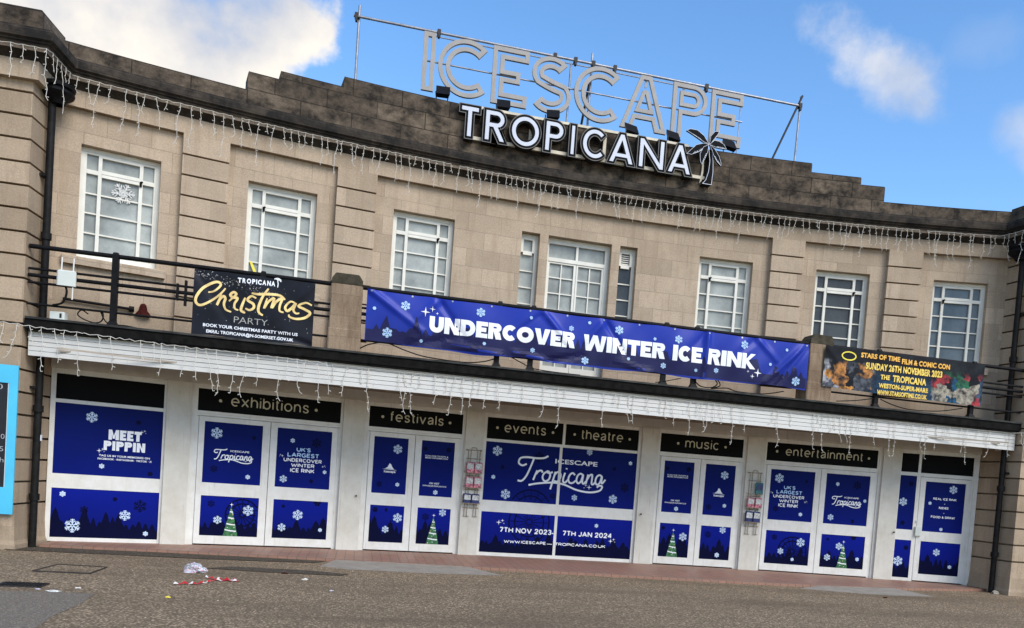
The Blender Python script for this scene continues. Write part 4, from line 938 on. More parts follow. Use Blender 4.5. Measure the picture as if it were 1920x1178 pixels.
# right door with side panel
loc, rz, w = frame_of(7.015, 8.646, GO); h = w / 2; mb = MB()
bars(mb, [(-h, -.788, 0, 2.735), (.735, h, 0, 2.735)], -.012, .12)
bars(mb, [(-.788, .735, 2.655, 2.735), (-.788, .735, 2.195, 2.268), (-.788, -.445, 0, .063), (-.43, -.375, 2.268, 2.655), (-.443, -.365, 0, 2.195), (.71, .735, 2.268, 2.655)], 0, .1)
bars(mb, [(-.788, -.443, .85, 1.068)], .002, .09); bars(mb, [(.69, .735, 0, 2.195)], .01, .1)
o = mb.build('entrance_door', M['white'], B, loc, rz)
sign_strip(o, -.788, -.43, 2.268, 2.655, []); sign_strip(o, -.375, .71, 2.268, 2.655, [])
m2 = MB(); bars(m2, [(-.36, -.25, .022, 2.185), (.582, .685, .022, 2.185), (-.25, .582, 2.10, 2.185), (-.25, .582, .85, 1.06), (-.25, .582, .022, .165)], -.008, .06); m2.build('door_leaf', M['white'], o)
graphic(o, 'u', -.788, -.443, 1.068, 2.195, [('D', .70, .15, .05), ('L', .30, .49, .085), ('D', .38, .88, .05)])
graphic(o, 'l', -.788, -.443, .063, .85, [('F', 71, .8), ('D', .72, .2, .05), ('L', .30, .57, .10)])
graphic(o, 'u', -.25, .582, 1.06, 2.10, [('L', .70, .13, .085), ('S', .15, .43, .035), ('S', .48, .94, .035), ('T', 'REAL ICE RINK', .22, .80, .355, .31, 4, .05), ('T', '+', .50, .53, .44, .42, 4, .06), ('T', 'RIDES', .38, .62, .53, .49, 4, .05), ('T', '+', .50, .53, .625, .605, 4, .06), ('T', 'FOOD & DRINK', .20, .80, .72, .675, 4, .05)])
graphic(o, 'l', -.25, .582, .165, .85, [('F', 73, 1.0), ('L', .42, .31, .075), ('S', .78, .73, .04)])
m2 = MB(); m2.bbox(-.40, -.27, -.05, -.012, .955, 1.15, .008); m2.box(-.385, -.365, -.03, -.013, 1.24, 1.275); m2.build('lock_box', M['plastic'], o)
# rendered pillars between the openings, and the beam over them
for s0, s1 in ((7.015, 6.638), (4.164, 3.778), (1.929, 1.58)):
    for sg in (-1, 1):
        a, c = sorted((sg * s0, sg * s1)); mb = MB(); mb.arcbox(a, c, -.005, 2.735, GO + .075, GO - .2, 0, .5); mb.build('pillar', M['render'], B)
mb = MB(); mb.arcbox(-8.66, 8.66, 2.737, 2.95, GO + .04, GO - .2, 0, .3)
for k in range(4): mb.arcbox(-8.6, 8.6, 2.905 - .0, 2.93, GO + .25 + k * .38, GO + .23 + k * .38, 1, .4)
mb.build('lintel_beam', [M['render'], M['soffit']], B)
for s0 in (-3.86, 1.66, 4.05, 6.98):
    p = AP(s0, GO + .085); mb = MB(); mb.box(p[0] - .012, p[0] + .012, p[1] - .035, p[1] + .01, .985, 1.01); mb.build('door_catch', M['black'], B)

# ================================================================== DRAINPIPES
def drainpipe(x, y, rot, label):
    t = thing('drainpipe', label, 'drainpipe', (x, y, 0), rot, 'drainpipes at the ends of the curved front')
    mb = MB(); mb.tube([(0, 0, -.09), (0, 0, 6.70)], .055, 10)
    for z in (.72, 2.05, 4.62): mb.tube([(0, 0, z - .05), (0, 0, z + .05)], .075, 10)
    mb.build('pipe', M['pipe'], t)
    mb = MB(); prof = [(.075, 6.56), (.10, 6.62), (.17, 6.68), (.19, 6.71), (.19, 6.735), (.165, 6.75), (.165, 6.77), (.195, 6.785), (.20, 6.83), (.175, 6.85)]
    vs = []; n = 14
    for r, z in prof: vs += [(1.35 * r * math.cos(2 * math.pi * k / n), r * math.sin(2 * math.pi * k / n) * 1.15 - .07, z) for k in range(n)]
    fs = [(i * n + k, i * n + (k + 1) % n, (i + 1) * n + (k + 1) % n, (i + 1) * n + k) for i in range(len(prof) - 1) for k in range(n)] + [tuple(range((len(prof) - 1) * n, len(prof) * n))]
    mb.add(vs, fs, 0); mb.box(-.07, .07, .0, .12, 6.80, 7.02); mb.build('hopper', M['black'], t)
    for z in (2.36, 5.5):
        mb = MB(); mb.box(-.085, .085, .02, .10, z - .02, z + .02); mb.build('bracket', M['pipe'], t)
    return t
t1 = drainpipe(-8.555, -1.68, math.pi / 2, 'black cast iron drainpipe with round hopper near the turquoise menu board')
mb = MB(); mb.box(-.03, .03, -.062, -.055, 1.57, 1.66); mb.build('sticker', M['ink'], t1)
drainpipe(8.555, -1.80, -math.pi / 2, 'black drainpipe with hopper beside the side entrance with a lock box')

# ================================================================== BALCONY RAILINGS
YR = -2.0
def railing(x0, x1, posts, label, extra=()):
    t = thing('balcony_railing', label, 'railing', ((x0 + x1) / 2, YR, 3.36), 0, 'black iron railings along the balcony'); cx = (x0 + x1) / 2
    for z, r in ((1.03, .034), (.71, .019), (.615, .028), (.51, .019), (.20, .017)):
        mb = MB(); mb.tube([(x0 - cx, 0, z), (x1 - cx, 0, z)], r, 8); mb.build('rail', M['black'], t)
    for px in posts:
        mb = MB(); q = px - cx; mb.box(q - .042, q + .042, -.042, .042, .03, 1.05)
        mb.add([(q + a * .042, b_ * .042, 1.05) for a, b_ in ((-1, -1), (1, -1), (1, 1), (-1, 1))] + [(q + a * .03, b_ * .03, 1.085) for a, b_ in ((-1, -1), (1, -1), (1, 1), (-1, 1))], [(0, 1, 5, 4), (1, 2, 6, 5), (2, 3, 7, 6), (3, 0, 4, 7), (4, 5, 6, 7)])
        mb.add([(q + a * .075, b_ * .075, .0) for a, b_ in ((-1, -1), (1, -1), (1, 1), (-1, 1))] + [(q + a * .0425, b_ * .0425, .07) for a, b_ in ((-1, -1), (1, -1), (1, 1), (-1, 1))], [(0, 1, 5, 4), (1, 2, 6, 5), (2, 3, 7, 6), (3, 0, 4, 7)])
        mb.build('post', M['black'], t)
    for ex, z0, z1 in extra:
        mb = MB(); mb.box(ex - cx - .016, ex - cx + .016, -.035, .03, z0, z1); mb.build('upright_bar', M['black'], t)
railing(-8.66, -4.42, (-7.52, -5.45), 'black iron balcony railing carrying a white aerial box', ((-6.66, .49, .74), (-6.545, .42, .80)))
railing(-3.96, 3.96, (-1.75, -1.18, 1.19, 1.76), 'black iron balcony railing behind the long blue banner, between the two stone piers')
railing(4.42, 8.74, (5.42, 7.52), 'black iron balcony railing carrying the black comic convention banner', ())

# ================================================================== BANNERS
def drape(mb, disp, x0, z0):
    # push the print of a banner onto its folds
    pass
def cloth(x0, x1, zt, zb, nx, nz, disp, top, bot):
    mb = MB(); vs = []
    for j in range(nz + 1):
        for i in range(nx + 1):
            fx_, fz = i / nx, j / nz; x = x0 + (x1 - x0) * fx_; z = zt - top(fx_) * (1 - fz) + (zb + bot(fx_) - zt) * fz
            vs.append((x, disp(x, z), z))
    mb.add(vs, [(j * (nx + 1) + i, (j + 1) * (nx + 1) + i, (j + 1) * (nx + 1) + i + 1, j * (nx + 1) + i + 1) for j in range(nz) for i in range(nx)], 0, None, True)
    return mb
def press(mb, disp, lift=.004, size=.07):
    # subdivide flat print and lay it on the folds
    bm = bmesh.new(); vv = [bm.verts.new(v) for v in mb.v]; bm.verts.ensure_lookup_table()
    for f, m in zip(mb.f, mb.m):
        try: g = bm.faces.new([vv[k] for k in f]); g.material_index = m
        except ValueError: pass
    bmesh.ops.triangulate(bm, faces=[f for f in bm.faces if len(f.verts) > 4])
    for it in range(5):
        es = [e for e in bm.edges if e.calc_length() > size]
        if not es: break
        bmesh.ops.subdivide_edges(bm, edges=es, cuts=1); bmesh.ops.triangulate(bm, faces=[f for f in bm.faces if len(f.verts) > 4])
    o = MB(); idx = {}
    for i, v in enumerate(bm.verts): idx[v] = i
    vs = [(v.co.x, disp(v.co.x, v.co.z) - lift + v.co.y, v.co.z) for v in bm.verts]
    o.add(vs, [tuple(idx[v] for v in f.verts) for f in bm.faces], [f.material_index for f in bm.faces]); bm.free()
    return o
def ridge(x, z, ax, az, bx, bz, w, a):
    dx, dz = bx - ax, bz - az; l2 = dx * dx + dz * dz; t = max(0, min(1, ((x - ax) * dx + (z - az) * dz) / l2)); d = math.hypot(x - ax - t * dx, z - az - t * dz)
    return a * math.exp(-(d / w) ** 2) * (1 - .55 * t)
FOLDS = [(-3.85, 4.36, -3.0, 3.8, .05, -.035), (-2.75, 4.33, -2.3, 3.75, .05, .03), (-2.75, 4.33, -3.1, 4.0, .05, -.025), (-1.0, 4.33, -.55, 3.85, .05, -.04), (-1.0, 4.33, -1.5, 3.9, .06, .025),
         (.05, 4.34, .45, 3.8, .05, .035), (.05, 4.34, -.25, 3.95, .05, -.025), (1.95, 4.36, 1.9, 3.55, .045, -.05), (1.95, 4.36, 1.6, 4.0, .05, .02), (2.9, 4.36, 2.5, 4.0, .06, .025), (2.9, 4.36, 3.3, 4.0, .05, -.03),
         (3.9, 4.37, 3.1, 3.6, .05, -.045), (3.9, 4.37, 3.35, 3.55, .045, .035), (3.9, 4.37, 3.5, 3.9, .05, .02), (-1.7, 3.55, -2.6, 3.66, .05, -.03), (-.9, 3.55, -.3, 3.7, .05, .03), (-.9, 3.55, -1.5, 3.63, .04, -.03), (.9, 3.55, .3, 3.68, .05, -.02), (-3.2, 3.56, -2.4, 3.75, .06, .02)]
def disp_main(x, z):
    y = -2.075 + .012 * math.sin(x * 2.1 + 1) + .010 * math.sin(x * 5.3 + z * 4) + .006 * math.sin(x * 11 - z * 9)
    y -= .02 * math.sin(min(1, max(0, (4.36 - z) / .8)) * math.pi)
    for f in FOLDS: y += ridge(x, z, *f) * 1.35
    return y
sag = lambda f: .012 * abs(math.sin(f * math.pi * 8.0)) + .012
bt = lambda f: -.018 * math.sin(f * math.pi) + .014 * math.sin(f * 23) + .010 * math.sin(f * 41 + 1)
t = cloth(-3.885, 3.92, 4.375, 3.545, 260, 30, disp_main, sag, bt).build('banner', M['bannerblue'])
tag(t, 'long blue banner with white UNDERCOVER WINTER ICE RINK lettering hung on the balcony', 'banner')
pr = MB()
r_ = random.Random(4); n = 150; prof = []
pk = [(-3.80, .24, .07), (-3.70, .33, .08), (-3.57, .46, .13), (-3.43, .33, .08), (-3.31, .24, .06), (-3.21, .32, .07), (-3.09, .48, .12), (-2.95, .33, .08), (-2.80, .2, .05), (3.1, .25, .07), (3.30, .42, .12), (3.42, .28, .07), (3.55, .34, .09), (3.66, .46, .12), (3.8, .3, .08)]
for i in range(n + 1):
    x = -3.87 + 7.77 * i / n; z = .18 + (.22 if -2.8 < x < 3.0 else 0)
    for p, hh, hw_ in pk:
        d = abs(x - p) / hw_
        if d < 1: z = max(z, hh * (1 - d))
    if -2.8 < x < 3.0: z += .03 * math.sin(x * 9) - (.16 if (i % 11) in (0, 2) else 0)
    prof.append((x, 3.56 + z))
for i in range(n):
    a, b_ = prof[i], prof[i + 1]; pr.add([(a[0], 0, 3.556), (b_[0], 0, 3.556), (b_[0], 0, b_[1]), (a[0], 0, a[1])], [(0, 1, 2, 3)], 0)
press(pr, disp_main, .004, .08).build('forest_print', M['bannernavy'], t)
def prints(disp, lift, size, name, mats, parent, items):
    for it in items:
        q = MB(); it(q); press(q, disp, lift, size).build(name, mats, parent)
for a in (('UNDERCOVER', -2.885, -.455, 3.805, 4.06), ('WINTER', -.305, 1.165, 3.80, 4.06), ('ICE', 1.30, 1.85, 3.795, 4.06), ('RINK', 1.955, 2.885, 3.80, 4.065)):
    prints(disp_main, .008, .07, 'lettering', M['ink'], t, [lambda q: block_text(q, a[0], a[1], a[2], a[3] - .005, a[4] - a[3] + .005, .083, 0, 0, .012)])
for x, z, s in ((-2.96, 4.11, .08), (-2.85, 4.17, .05), (-2.77, 4.11, .028), (2.94, 3.74, .08), (2.84, 3.67, .045), (2.75, 3.75, .025)): prints(disp_main, .008, .2, 'sparkle_print', M['ink'], t, [lambda q: spark(q, x, z, s, -.001, 0)])
for x, z, s in ((-3.28, 4.17, .075), (-3.54, 3.71, .08), (-2.07, 4.21, .075), (.31, 4.2, .075), (-.25, 3.62, .065), (-1.17, 3.69, .04), (1.39, 4.16, .07), (-.53, 4.13, .045), (1.15, 3.68, .05), (2.65, 4.21, .075), (2.14, 3.70, .045), (1.75, 3.66, .03), (3.71, 3.67, .08)): prints(disp_main, .010, .2, 'snowflake_print', M['iceink'], t, [lambda q: flake(q, x, z, s, -.002, 0, math.pi / 6, 1.15)])
for x, z in ((-3.76, 4.07), (-3.0, 3.64), (-1.98, 3.71), (-1.23, 4.22), (-.22, 4.26), (.96, 4.12), (.51, 3.73), (3.48, 4.21), (3.18, 3.92)): prints(disp_main, .010, .2, 'snowflake_print', M['iceink'], t, [lambda q: flake(q, x, z, .028, -.002, 0, 0, 2.0)])
for k in range(13):
    x = -3.82 + k * .6417; q = MB(); q.plate([[(x + .016 * math.cos(a * .628), 4.335 + .016 * math.sin(a * .628)) for a in range(10)]], 0, None); press(q, disp_main, .005, .2).build('eyelet', M['steel'], t)
# party banner
def disp_party(x, z): return -2.06 + .008 * math.sin(x * 3 + 1) + .006 * math.sin(x * 7 + z * 6) + ridge(x, z, -4.68, 4.33, -5.4, 3.6, .05, -.014) + ridge(x, z, -6.4, 4.33, -5.9, 3.6, .06, .014) + ridge(x, z, -4.7, 3.38, -5.2, 3.5, .05, .03)
t = cloth(-6.43, -4.675, 4.355, 3.365, 70, 40, disp_party, lambda f: .008 * abs(math.sin(f * 12)), lambda f: .01 * math.sin(f * 9)).build('banner', M['bannerblack'])
tag(t, 'black banner with gold Christmas script and white small print on the balcony railing', 'banner')
C_ = [[(-6.22, 4.02), (-6.15, 4.04), (-6.09, 4.09), (-6.05, 4.15), (-6.07, 4.185), (-6.14, 4.18), (-6.28, 4.09), (-6.37, 3.96), (-6.39, 3.86), (-6.33, 3.81), (-6.22, 3.86), (-6.09, 3.97), (-6.02, 4.05), (-5.98, 4.11)],
      [(-6.03, 4.04), (-6.06, 3.93), (-6.09, 3.84), (-6.05, 3.94), (-6.0, 3.985), (-5.975, 3.95), (-5.99, 3.87), (-5.96, 3.79), (-5.88, 3.76)], [(-5.92, 3.92), (-5.86, 3.99), (-5.82, 4.04), (-5.86, 4.065), (-5.905, 4.02), (-5.87, 3.985), (-5.80, 3.98), (-5.84, 3.89), (-5.83, 3.82), (-5.78, 3.80)],
      [(-5.69, 4.0), (-5.73, 3.88), (-5.74, 3.80), (-5.68, 3.77)], [(-5.53, 4.01), (-5.60, 4.035), (-5.655, 3.97), (-5.57, 3.92), (-5.56, 3.86), (-5.62, 3.82), (-5.68, 3.84)], [(-5.36, 4.18), (-5.44, 4.04), (-5.49, 3.88), (-5.48, 3.80), (-5.42, 3.76)], [(-5.60, 4.08), (-5.50, 4.075), (-5.35, 4.095), (-5.19, 4.095), (-5.11, 4.04)],
      [(-5.37, 4.03), (-5.41, 3.87), (-5.35, 3.98), (-5.27, 4.04), (-5.30, 3.89), (-5.24, 3.99), (-5.15, 4.06), (-5.18, 3.95), (-5.18, 3.86), (-5.12, 3.84)], [(-4.95, 4.0), (-5.03, 4.02), (-5.10, 3.93), (-5.07, 3.87), (-5.0, 3.93), (-4.95, 4.0), (-4.98, 3.90), (-4.94, 3.85), (-4.89, 3.86)],
      [(-4.71, 4.0), (-4.80, 4.03), (-4.91, 3.97), (-4.82, 3.93), (-4.73, 3.88), (-4.80, 3.80), (-4.93, 3.765), (-5.03, 3.785), (-5.04, 3.82)]]
pr = MB()
for i, st in enumerate(C_):
    P_ = smooth_path(st, 5); k = len(P_); pr.ribbon(P_, [.020 + .020 * math.sin(math.pi * min(1, (j + 2) / (k + 3))) for j in range(k)], -.0005 * i, 0)
pr.text('PARTY', -5.835, -5.345, 3.605, 3.70, 0, 1, -.012)
press(pr, disp_party, .005, .1).build('gold_script', [M['goldink'], M['greyink']], t)
pr = MB()
for s, x, w_ in (('T', -5.81, .06), ('R', -5.742, .055), ('O', -5.68, .07), ('P', -5.603, .05), ('I', -5.545, .016), ('C', -5.52, .06), ('A', -5.455, .062), ('N', -5.385, .058), ('A', -5.325, .062)): pr.text(s, x, x + w_ * .92, 4.222 + (x + 5.8) * .02, 4.288 + (x + 5.8) * .02, 0, 0, .05)
press(pr, disp_party, .006, .15).build('lettering', M['ink'], t); pr = MB()
for a in (.3, 1.1, 1.9, 2.6, -.3): pr.ribbon([(-5.235, 4.33), (-5.235 + .03 * math.cos(a), 4.338 + .02 * math.sin(a)), (-5.235 + .055 * math.cos(a), 4.318 + .035 * math.sin(a))], .018, -.0004 * a, 0)
pr.ribbon([(-5.235, 4.325), (-5.225, 4.27), (-5.23, 4.215)], .014, 0, 0)
press(pr, disp_party, .006, .15).build('palm_print', M['ink'], t); pr = MB()
prints(disp_party, .006, .15, 'lettering', M['ink'], t, [lambda q: q.text('BOOK YOUR CHRISTMAS PARTY WITH US', -6.27, -4.895, 3.502, 3.545, 0, 0, .03), lambda q: q.text('EMAIL: TROPICANA@N-SOMERSET.GOV.UK', -6.22, -4.955, 3.412, 3.455, 0, 0, .03)])
pr = MB(); r_ = random.Random(9)
for k in range(120):
    f = r_.random(); x = -6.40 + 1.1 * f + r_.gauss(0, .06); z = 4.30 - .22 * f + r_.gauss(0, .035)
    if -6.42 < x < -4.7 and z < 4.34: s = r_.uniform(.003, .009); pr.add([(x - s, 0, z), (x, 0, z - s), (x + s, 0, z + s * .3), (x, 0, z + s)], [(0, 1, 2, 3)])
for k in range(60):
    x, z, s = r_.uniform(-6.4, -4.7), r_.uniform(3.4, 4.3), r_.uniform(.003, .008); pr.add([(x - s, 0, z), (x, 0, z - s), (x + s, 0, z), (x, 0, z + s)], [(0, 1, 2, 3)])
press(pr, disp_party, .004, .5).build('glitter_print', M['greyink'], t)
# comic fair banner (its portraits are left out)
def disp_con(x, z): return -2.108 + .006 * math.sin(x * 2.2) + .004 * math.sin(x * 6 + z * 5) + ridge(x, z, 4.25, 4.38, 4.8, 3.8, .05, -.012) + ridge(x, z, 7.66, 4.38, 7.2, 3.9, .06, -.012)
t = cloth(4.235, 7.665, 4.385, 3.605, 90, 24, disp_con, lambda f: .008 * abs(math.sin(f * 14)), lambda f: .03 * (1 - f) ** 2 - .02 * f).build('banner', M['con'])
tag(t, 'dark banner with yellow and orange lettering for a film and comic fair on the balcony', 'banner')
pr = MB()
for s, x0, x1, zb, zc, m in (('STARS OF TIME', 4.975, 5.80, 4.245, 4.325, 0), ('FILM & COMIC CON', 5.845, 6.895, 4.215, 4.30, 0), ('SUNDAY 26TH NOVEMBER 2023', 5.09, 6.74, 4.045, 4.155, 1), ('THE', 5.42, 5.62, 3.885, 3.965, 1), ('TROPICANA', 5.68, 6.415, 3.865, 3.975, 1), ('WESTON-SUPER-MARE', 5.395, 6.465, 3.728, 3.805, 1), ('WWW.STARSOFTIME.CO.UK', 5.37, 6.455, 3.602, 3.678, 1)):
    prints(disp_con, .006, .12, 'lettering', [M['gilt'], M['orange'], M['rustred']], t, [lambda q: (q.text(s, x0 + .008, x1 + .008, zb - .008, zc - .008, .0015, 2, .055), q.text(s, x0, x1, zb, zc, 0, 0 if m else 1, .045))])
pr = MB(); 
ring = lambda rx, rz, k: [(4.725 + rx * math.cos(2 * math.pi * i / k), 4.235 + rz * math.sin(2 * math.pi * i / k)) for i in range(k)]
pr.plate([ring(.155, .085, 28), ring(.13, .062, 28)], 0, None, 0)
press(pr, disp_con, .006, .2).build('emblem', M['yellow'], t)
# loose cables under the banners
def cable(pts, r, label):
    o = MB().tube(smooth_path(pts, 6), r, 6).build('cable', M['black']); tag(o, label, 'cable'); return o
cable([(-3.95, -2.03, 3.42), (-3.80, -2.06, 3.50), (-3.55, -2.06, 3.55), (-3.25, -2.04, 3.47), (-2.9, -2.03, 3.40), (-2.3, -2.03, 3.378), (-1.98, -2.04, 3.42), (-1.75, -2.07, 3.50)], .010, 'thin black cable looping under the left end of the long blue banner')
cable([(-1.5, -2.05, 3.54), (-1.3, -2.04, 3.46), (-1.15, -2.04, 3.40), (-.8, -2.03, 3.378), (-.3, -2.02, 3.375)], .009, 'thin black cable crossing a railing post left of the white balcony door foot')
cable([(1.05, -2.03, 3.385), (1.25, -2.06, 3.43), (1.5, -2.07, 3.50)], .008, 'short black cable between two railing posts under the long blue banner')
cable([(1.80, -2.06, 3.55), (1.79, -2.06, 3.47), (1.9, -2.05, 3.40), (2.1, -2.04, 3.40), (2.2, -2.05, 3.47), (2.15, -2.06, 3.55), (2.22, -2.06, 3.52), (2.25, -2.05, 3.44), (2.1, -2.03, 3.385), (2.4, -2.03, 3.42), (2.6, -2.03, 3.38), (3.1, -2.04, 3.385), (3.5, -2.06, 3.47)], .011, 'coiled black cable hanging under the right half of the long blue banner')
cable([(4.6, -2.03, 3.40), (5.0, -2.04, 3.45), (5.35, -2.05, 3.52)], .010, 'thin black cable under the left end of the comic fair banner')
cable([(5.5, -2.05, 3.52), (5.8, -2.03, 3.44), (6.2, -2.02, 3.39), (6.8, -2.03, 3.42), (7.3, -2.05, 3.52)], .010, 'thin black cable sagging under the right half of the comic fair banner')
cable([(-8.17, -2.04, 3.88), (-8.14, -2.05, 3.80), (-8.15, -2.05, 3.70), (-8.2, -2.04, 3.61), (-8.32, -2.03, 3.57)], .016, 'black cable hanging from the white aerial box')
cable([(-7.86, -1.99, 3.50), (-7.95, -1.98, 3.55), (-8.0, -1.98, 3.48), (-7.92, -1.97, 3.42), (-7.78, -1.96, 3.385), (-7.68, -1.98, 3.42), (-7.66, -1.98, 3.52), (-7.70, -1.97, 3.56), (-7.6, -1.96, 3.40), (-7.35, -1.96, 3.39), (-7.2, -1.95, 3.375)], .010, 'tangle of black cable on the balcony floor beside a railing post')

# ================================================================== ROOF SIGN ON SCAFFOLD
YS = .32
SG = thing('roof_sign', 'large grey open outline letters standing on the roof above the parapet', 'sign', (0, YS, 8.575))
HI = 1.06; wI = .22; tt = .078
for ch, x0, x1 in (('I', -3.17, -2.95), ('C', -2.885, -1.93), ('E', -1.875, -1.19), ('S', -1.14, -.335), ('C', -.275, .67), ('A', .68, 1.64), ('P', 1.735, 2.47), ('E', 2.56, 3.25)):
    W = x1 - x0; g = glyph(ch, W, HI, wI if ch != 'I' else W); mb = MB(); o_ = g[0]
    hole_ = [o_, offs(o_, -tt)] if ch not in 'CS' else [o_, inline(ch, W, HI, wI, tt)]
    mb.plate(hole_, -.03, .03, 0)
    if len(g) > 1: mb.plate([offs(g[1], tt * .9), g[1]], -.03, .03, 0)
    if ch in 'AP':          # a short tie joins the inner and outer outline, as on the real sign
        zc = max(z for x, z in o_) - wI / 2; xm = W / 2 if ch == 'A' else W * .3
        mb.box(xm - .02, xm + .02, .005, .02, HI - wI, HI - .03)
    if ch == 'S' : pass
    lt = mb.build('letter', M['letter'], SG, (x0, 0, 0))
SF = thing('scaffold_frame', 'galvanised scaffold poles and rails holding the big roof letters', 'scaffold', (0, YS + .10, 7.36))
def pole(p, q, r, m, name): 
    return MB().tube([p, q], r, 8).build(name, M[m], SF)
pole((-4.44, 0, 2.35), (4.60, 0, 2.355), .026, 'steel', 'top_rail'); pole((-3.10, .0, 1.80), (3.30, 0, 1.80), .016, 'steel', 'middle_rail'); pole((-2.95, .03, 2.285), (3.2, .03, 2.285), .012, 'steel', 'letter_rail')
for x in (-4.345, .07, 4.55): pole((x, .05, 0), (x + (.05 if x > 4 else 0), .05, 2.57), .024, 'steel', 'post')
pole((-.36, .04, 0), (-.345, .04, 2.29), .02, 'steel', 'post')
pole((3.92, -.02, .9), (4.62, .02, 2.58), .022, 'clamp', 'brace'); pole((-.05, .9, 0), (.06, .05, 2.1), .024, 'clamp', 'brace'); pole((3.24, .03, 1.0), (3.255, .03, 2.3), .010, 'steel', 'letter_strut')
for x in (-4.39, -2.90, -.68, -.27, .09, .53, 2.47, 4.57):
    mb = MB(); mb.box(x - .032, x + .032, -.045, .06, 2.31, 2.40); mb.box(x - .018, x + .018, -.055, .03, 2.25, 2.31); mb.build('clamp', M['clamp'], SF)

# ================================================================== LETTER SIGN ON THE PARAPET
YF = -.37
TS = thing('parapet_letter_sign', 'white and black raised letters on cream rails fixed to the stone parapet', 'sign', (0, YF, 7.58))
HT = .62; wt = .068; bo = .05
for ch, x0, x1 in (('T', -2.50, -2.10), ('R', -2.06, -1.61), ('O', -1.575, -.975), ('P', -.94, -.52), ('I', -.455, -.30), ('C', -.26, .25), ('A', .30, .855), ('N', .885, 1.465), ('A', 1.475, 2.02)):
    W = x1 - x0 - 2 * bo; hh = HT - 2 * bo; g = glyph(ch, W, hh, wt if ch != 'I' else W)
    out = [offs(g[0], bo)] + ([offs(g[1], -bo * .62)] if len(g) > 1 else [])
    mb = MB(); mb.plate(out, 0, .17, 0, 1)
    lt = mb.build('letter', [M['signblack'], M['signside']], TS, (x0 + bo, 0, bo))
    mb = MB(); mb.plate(g, -.012, .0015, 0); mb.build('letter_face', M['signwhite'], lt)
    mb = MB(); mb.plate([offs(g[0], bo), offs(g[0], bo - .012)], -.006, .0, 0)
    mb.build('letter_rim', [M['signrim'], M['signwhite']], lt)
for z, h_ in ((.635, .045), (.075, .06)):
    mb = MB(); mb.box(-2.35, 2.42 if z < .3 else 1.95, .10, .16, z - h_ / 2, z + h_ / 2); mb.build('mounting_rail', M['rail'], TS)
for x in (-2.40, -1.15, .28, 1.46):
    mb = MB(); mb.box(x - .03, x + .03, .16, .20, .06, .64); mb.build('mounting_strap', M['rail'], TS)
# palm tree emblem, flat black plate with white edges
PT = thing('palm_tree_sign', 'black and white flat palm tree emblem at the end of the parapet letters', 'sign', (0, YF - .02, 7.5))
trunk = [(2.235, .0), (2.43, .0), (2.445, .25), (2.43, .45), (2.375, .70), (2.315, .66), (2.355, .45), (2.345, .25), (2.30, .08)]
mb = MB(); mb.plate([trunk], 0, .16, 0, 1); tr = mb.build('trunk', [M['signblack'], M['signside']], PT)
mb = MB(); mb.plate([trunk, offs(trunk, -.009)], -.006, 0, 0); mb.build('trunk_rim', M['signwhite'], tr)
mb = MB(); mb.plate([[(2.22, .04), (2.27, .10), (2.29, .30), (2.285, .50), (2.255, .68), (2.225, .66), (2.255, .5), (2.255, .3), (2.235, .1)]], .12, .16, 0); mb.build('trunk_backing', M['rail'], PT)
fronds = [[(2.31, .76), (2.20, .90), (2.05, .985), (1.90, .985), (1.83, .94), (1.93, .90), (2.07, .84), (2.20, .78)], [(2.31, .76), (2.33, .92), (2.41, 1.02), (2.505, 1.035), (2.47, .96), (2.41, .86), (2.34, .76)],
          [(2.31, .75), (2.41, .85), (2.52, .845), (2.62, .80), (2.675, .72), (2.57, .715), (2.44, .72)], [(2.31, .75), (2.20, .76), (2.04, .70), (1.93, .58), (1.86, .50), (1.96, .50), (2.12, .58), (2.24, .68)],
          [(2.30, .75), (2.19, .68), (2.13, .54), (2.15, .40), (2.19, .345), (2.235, .45), (2.29, .60)], [(2.32, .75), (2.43, .68), (2.53, .56), (2.58, .44), (2.585, .375), (2.49, .45), (2.41, .56)]]
for k, fr in enumerate(fronds):
    y = -.018 - .004 * k; mb = MB(); mb.plate([fr], y, y + .05, 0, 1); fo = mb.build('frond', [M['signblack'], M['signside']], PT)
    mb = MB(); mb.plate([fr, offs(fr, -.006)], y - .003, y, 0)
    n = len(fr); cx = sum(p[0] for p in fr) / n; cz = sum(p[1] for p in fr) / n
    for q in range(n // 2 + 1, n - 1):
        a, b_ = fr[q], fr[(q + 1) % n]
        for f in (.1, .4, .7):
            p = (a[0] + (b_[0] - a[0]) * f, a[1] + (b_[1] - a[1]) * f); p2 = (a[0] + (b_[0] - a[0]) * (f + .2), a[1] + (b_[1] - a[1]) * (f + .2)); tip = (p[0] + (cx - p[0]) * .55, p[1] + (cz - p[1]) * .55)
            mb.add([(p[0], y - .0035, p[1]), (p2[0], y - .0035, p2[1]), (tip[0], y - .0035, tip[1])], [(0, 1, 2)])
    mb.build('frond_edge', M['signwhite'], fo)

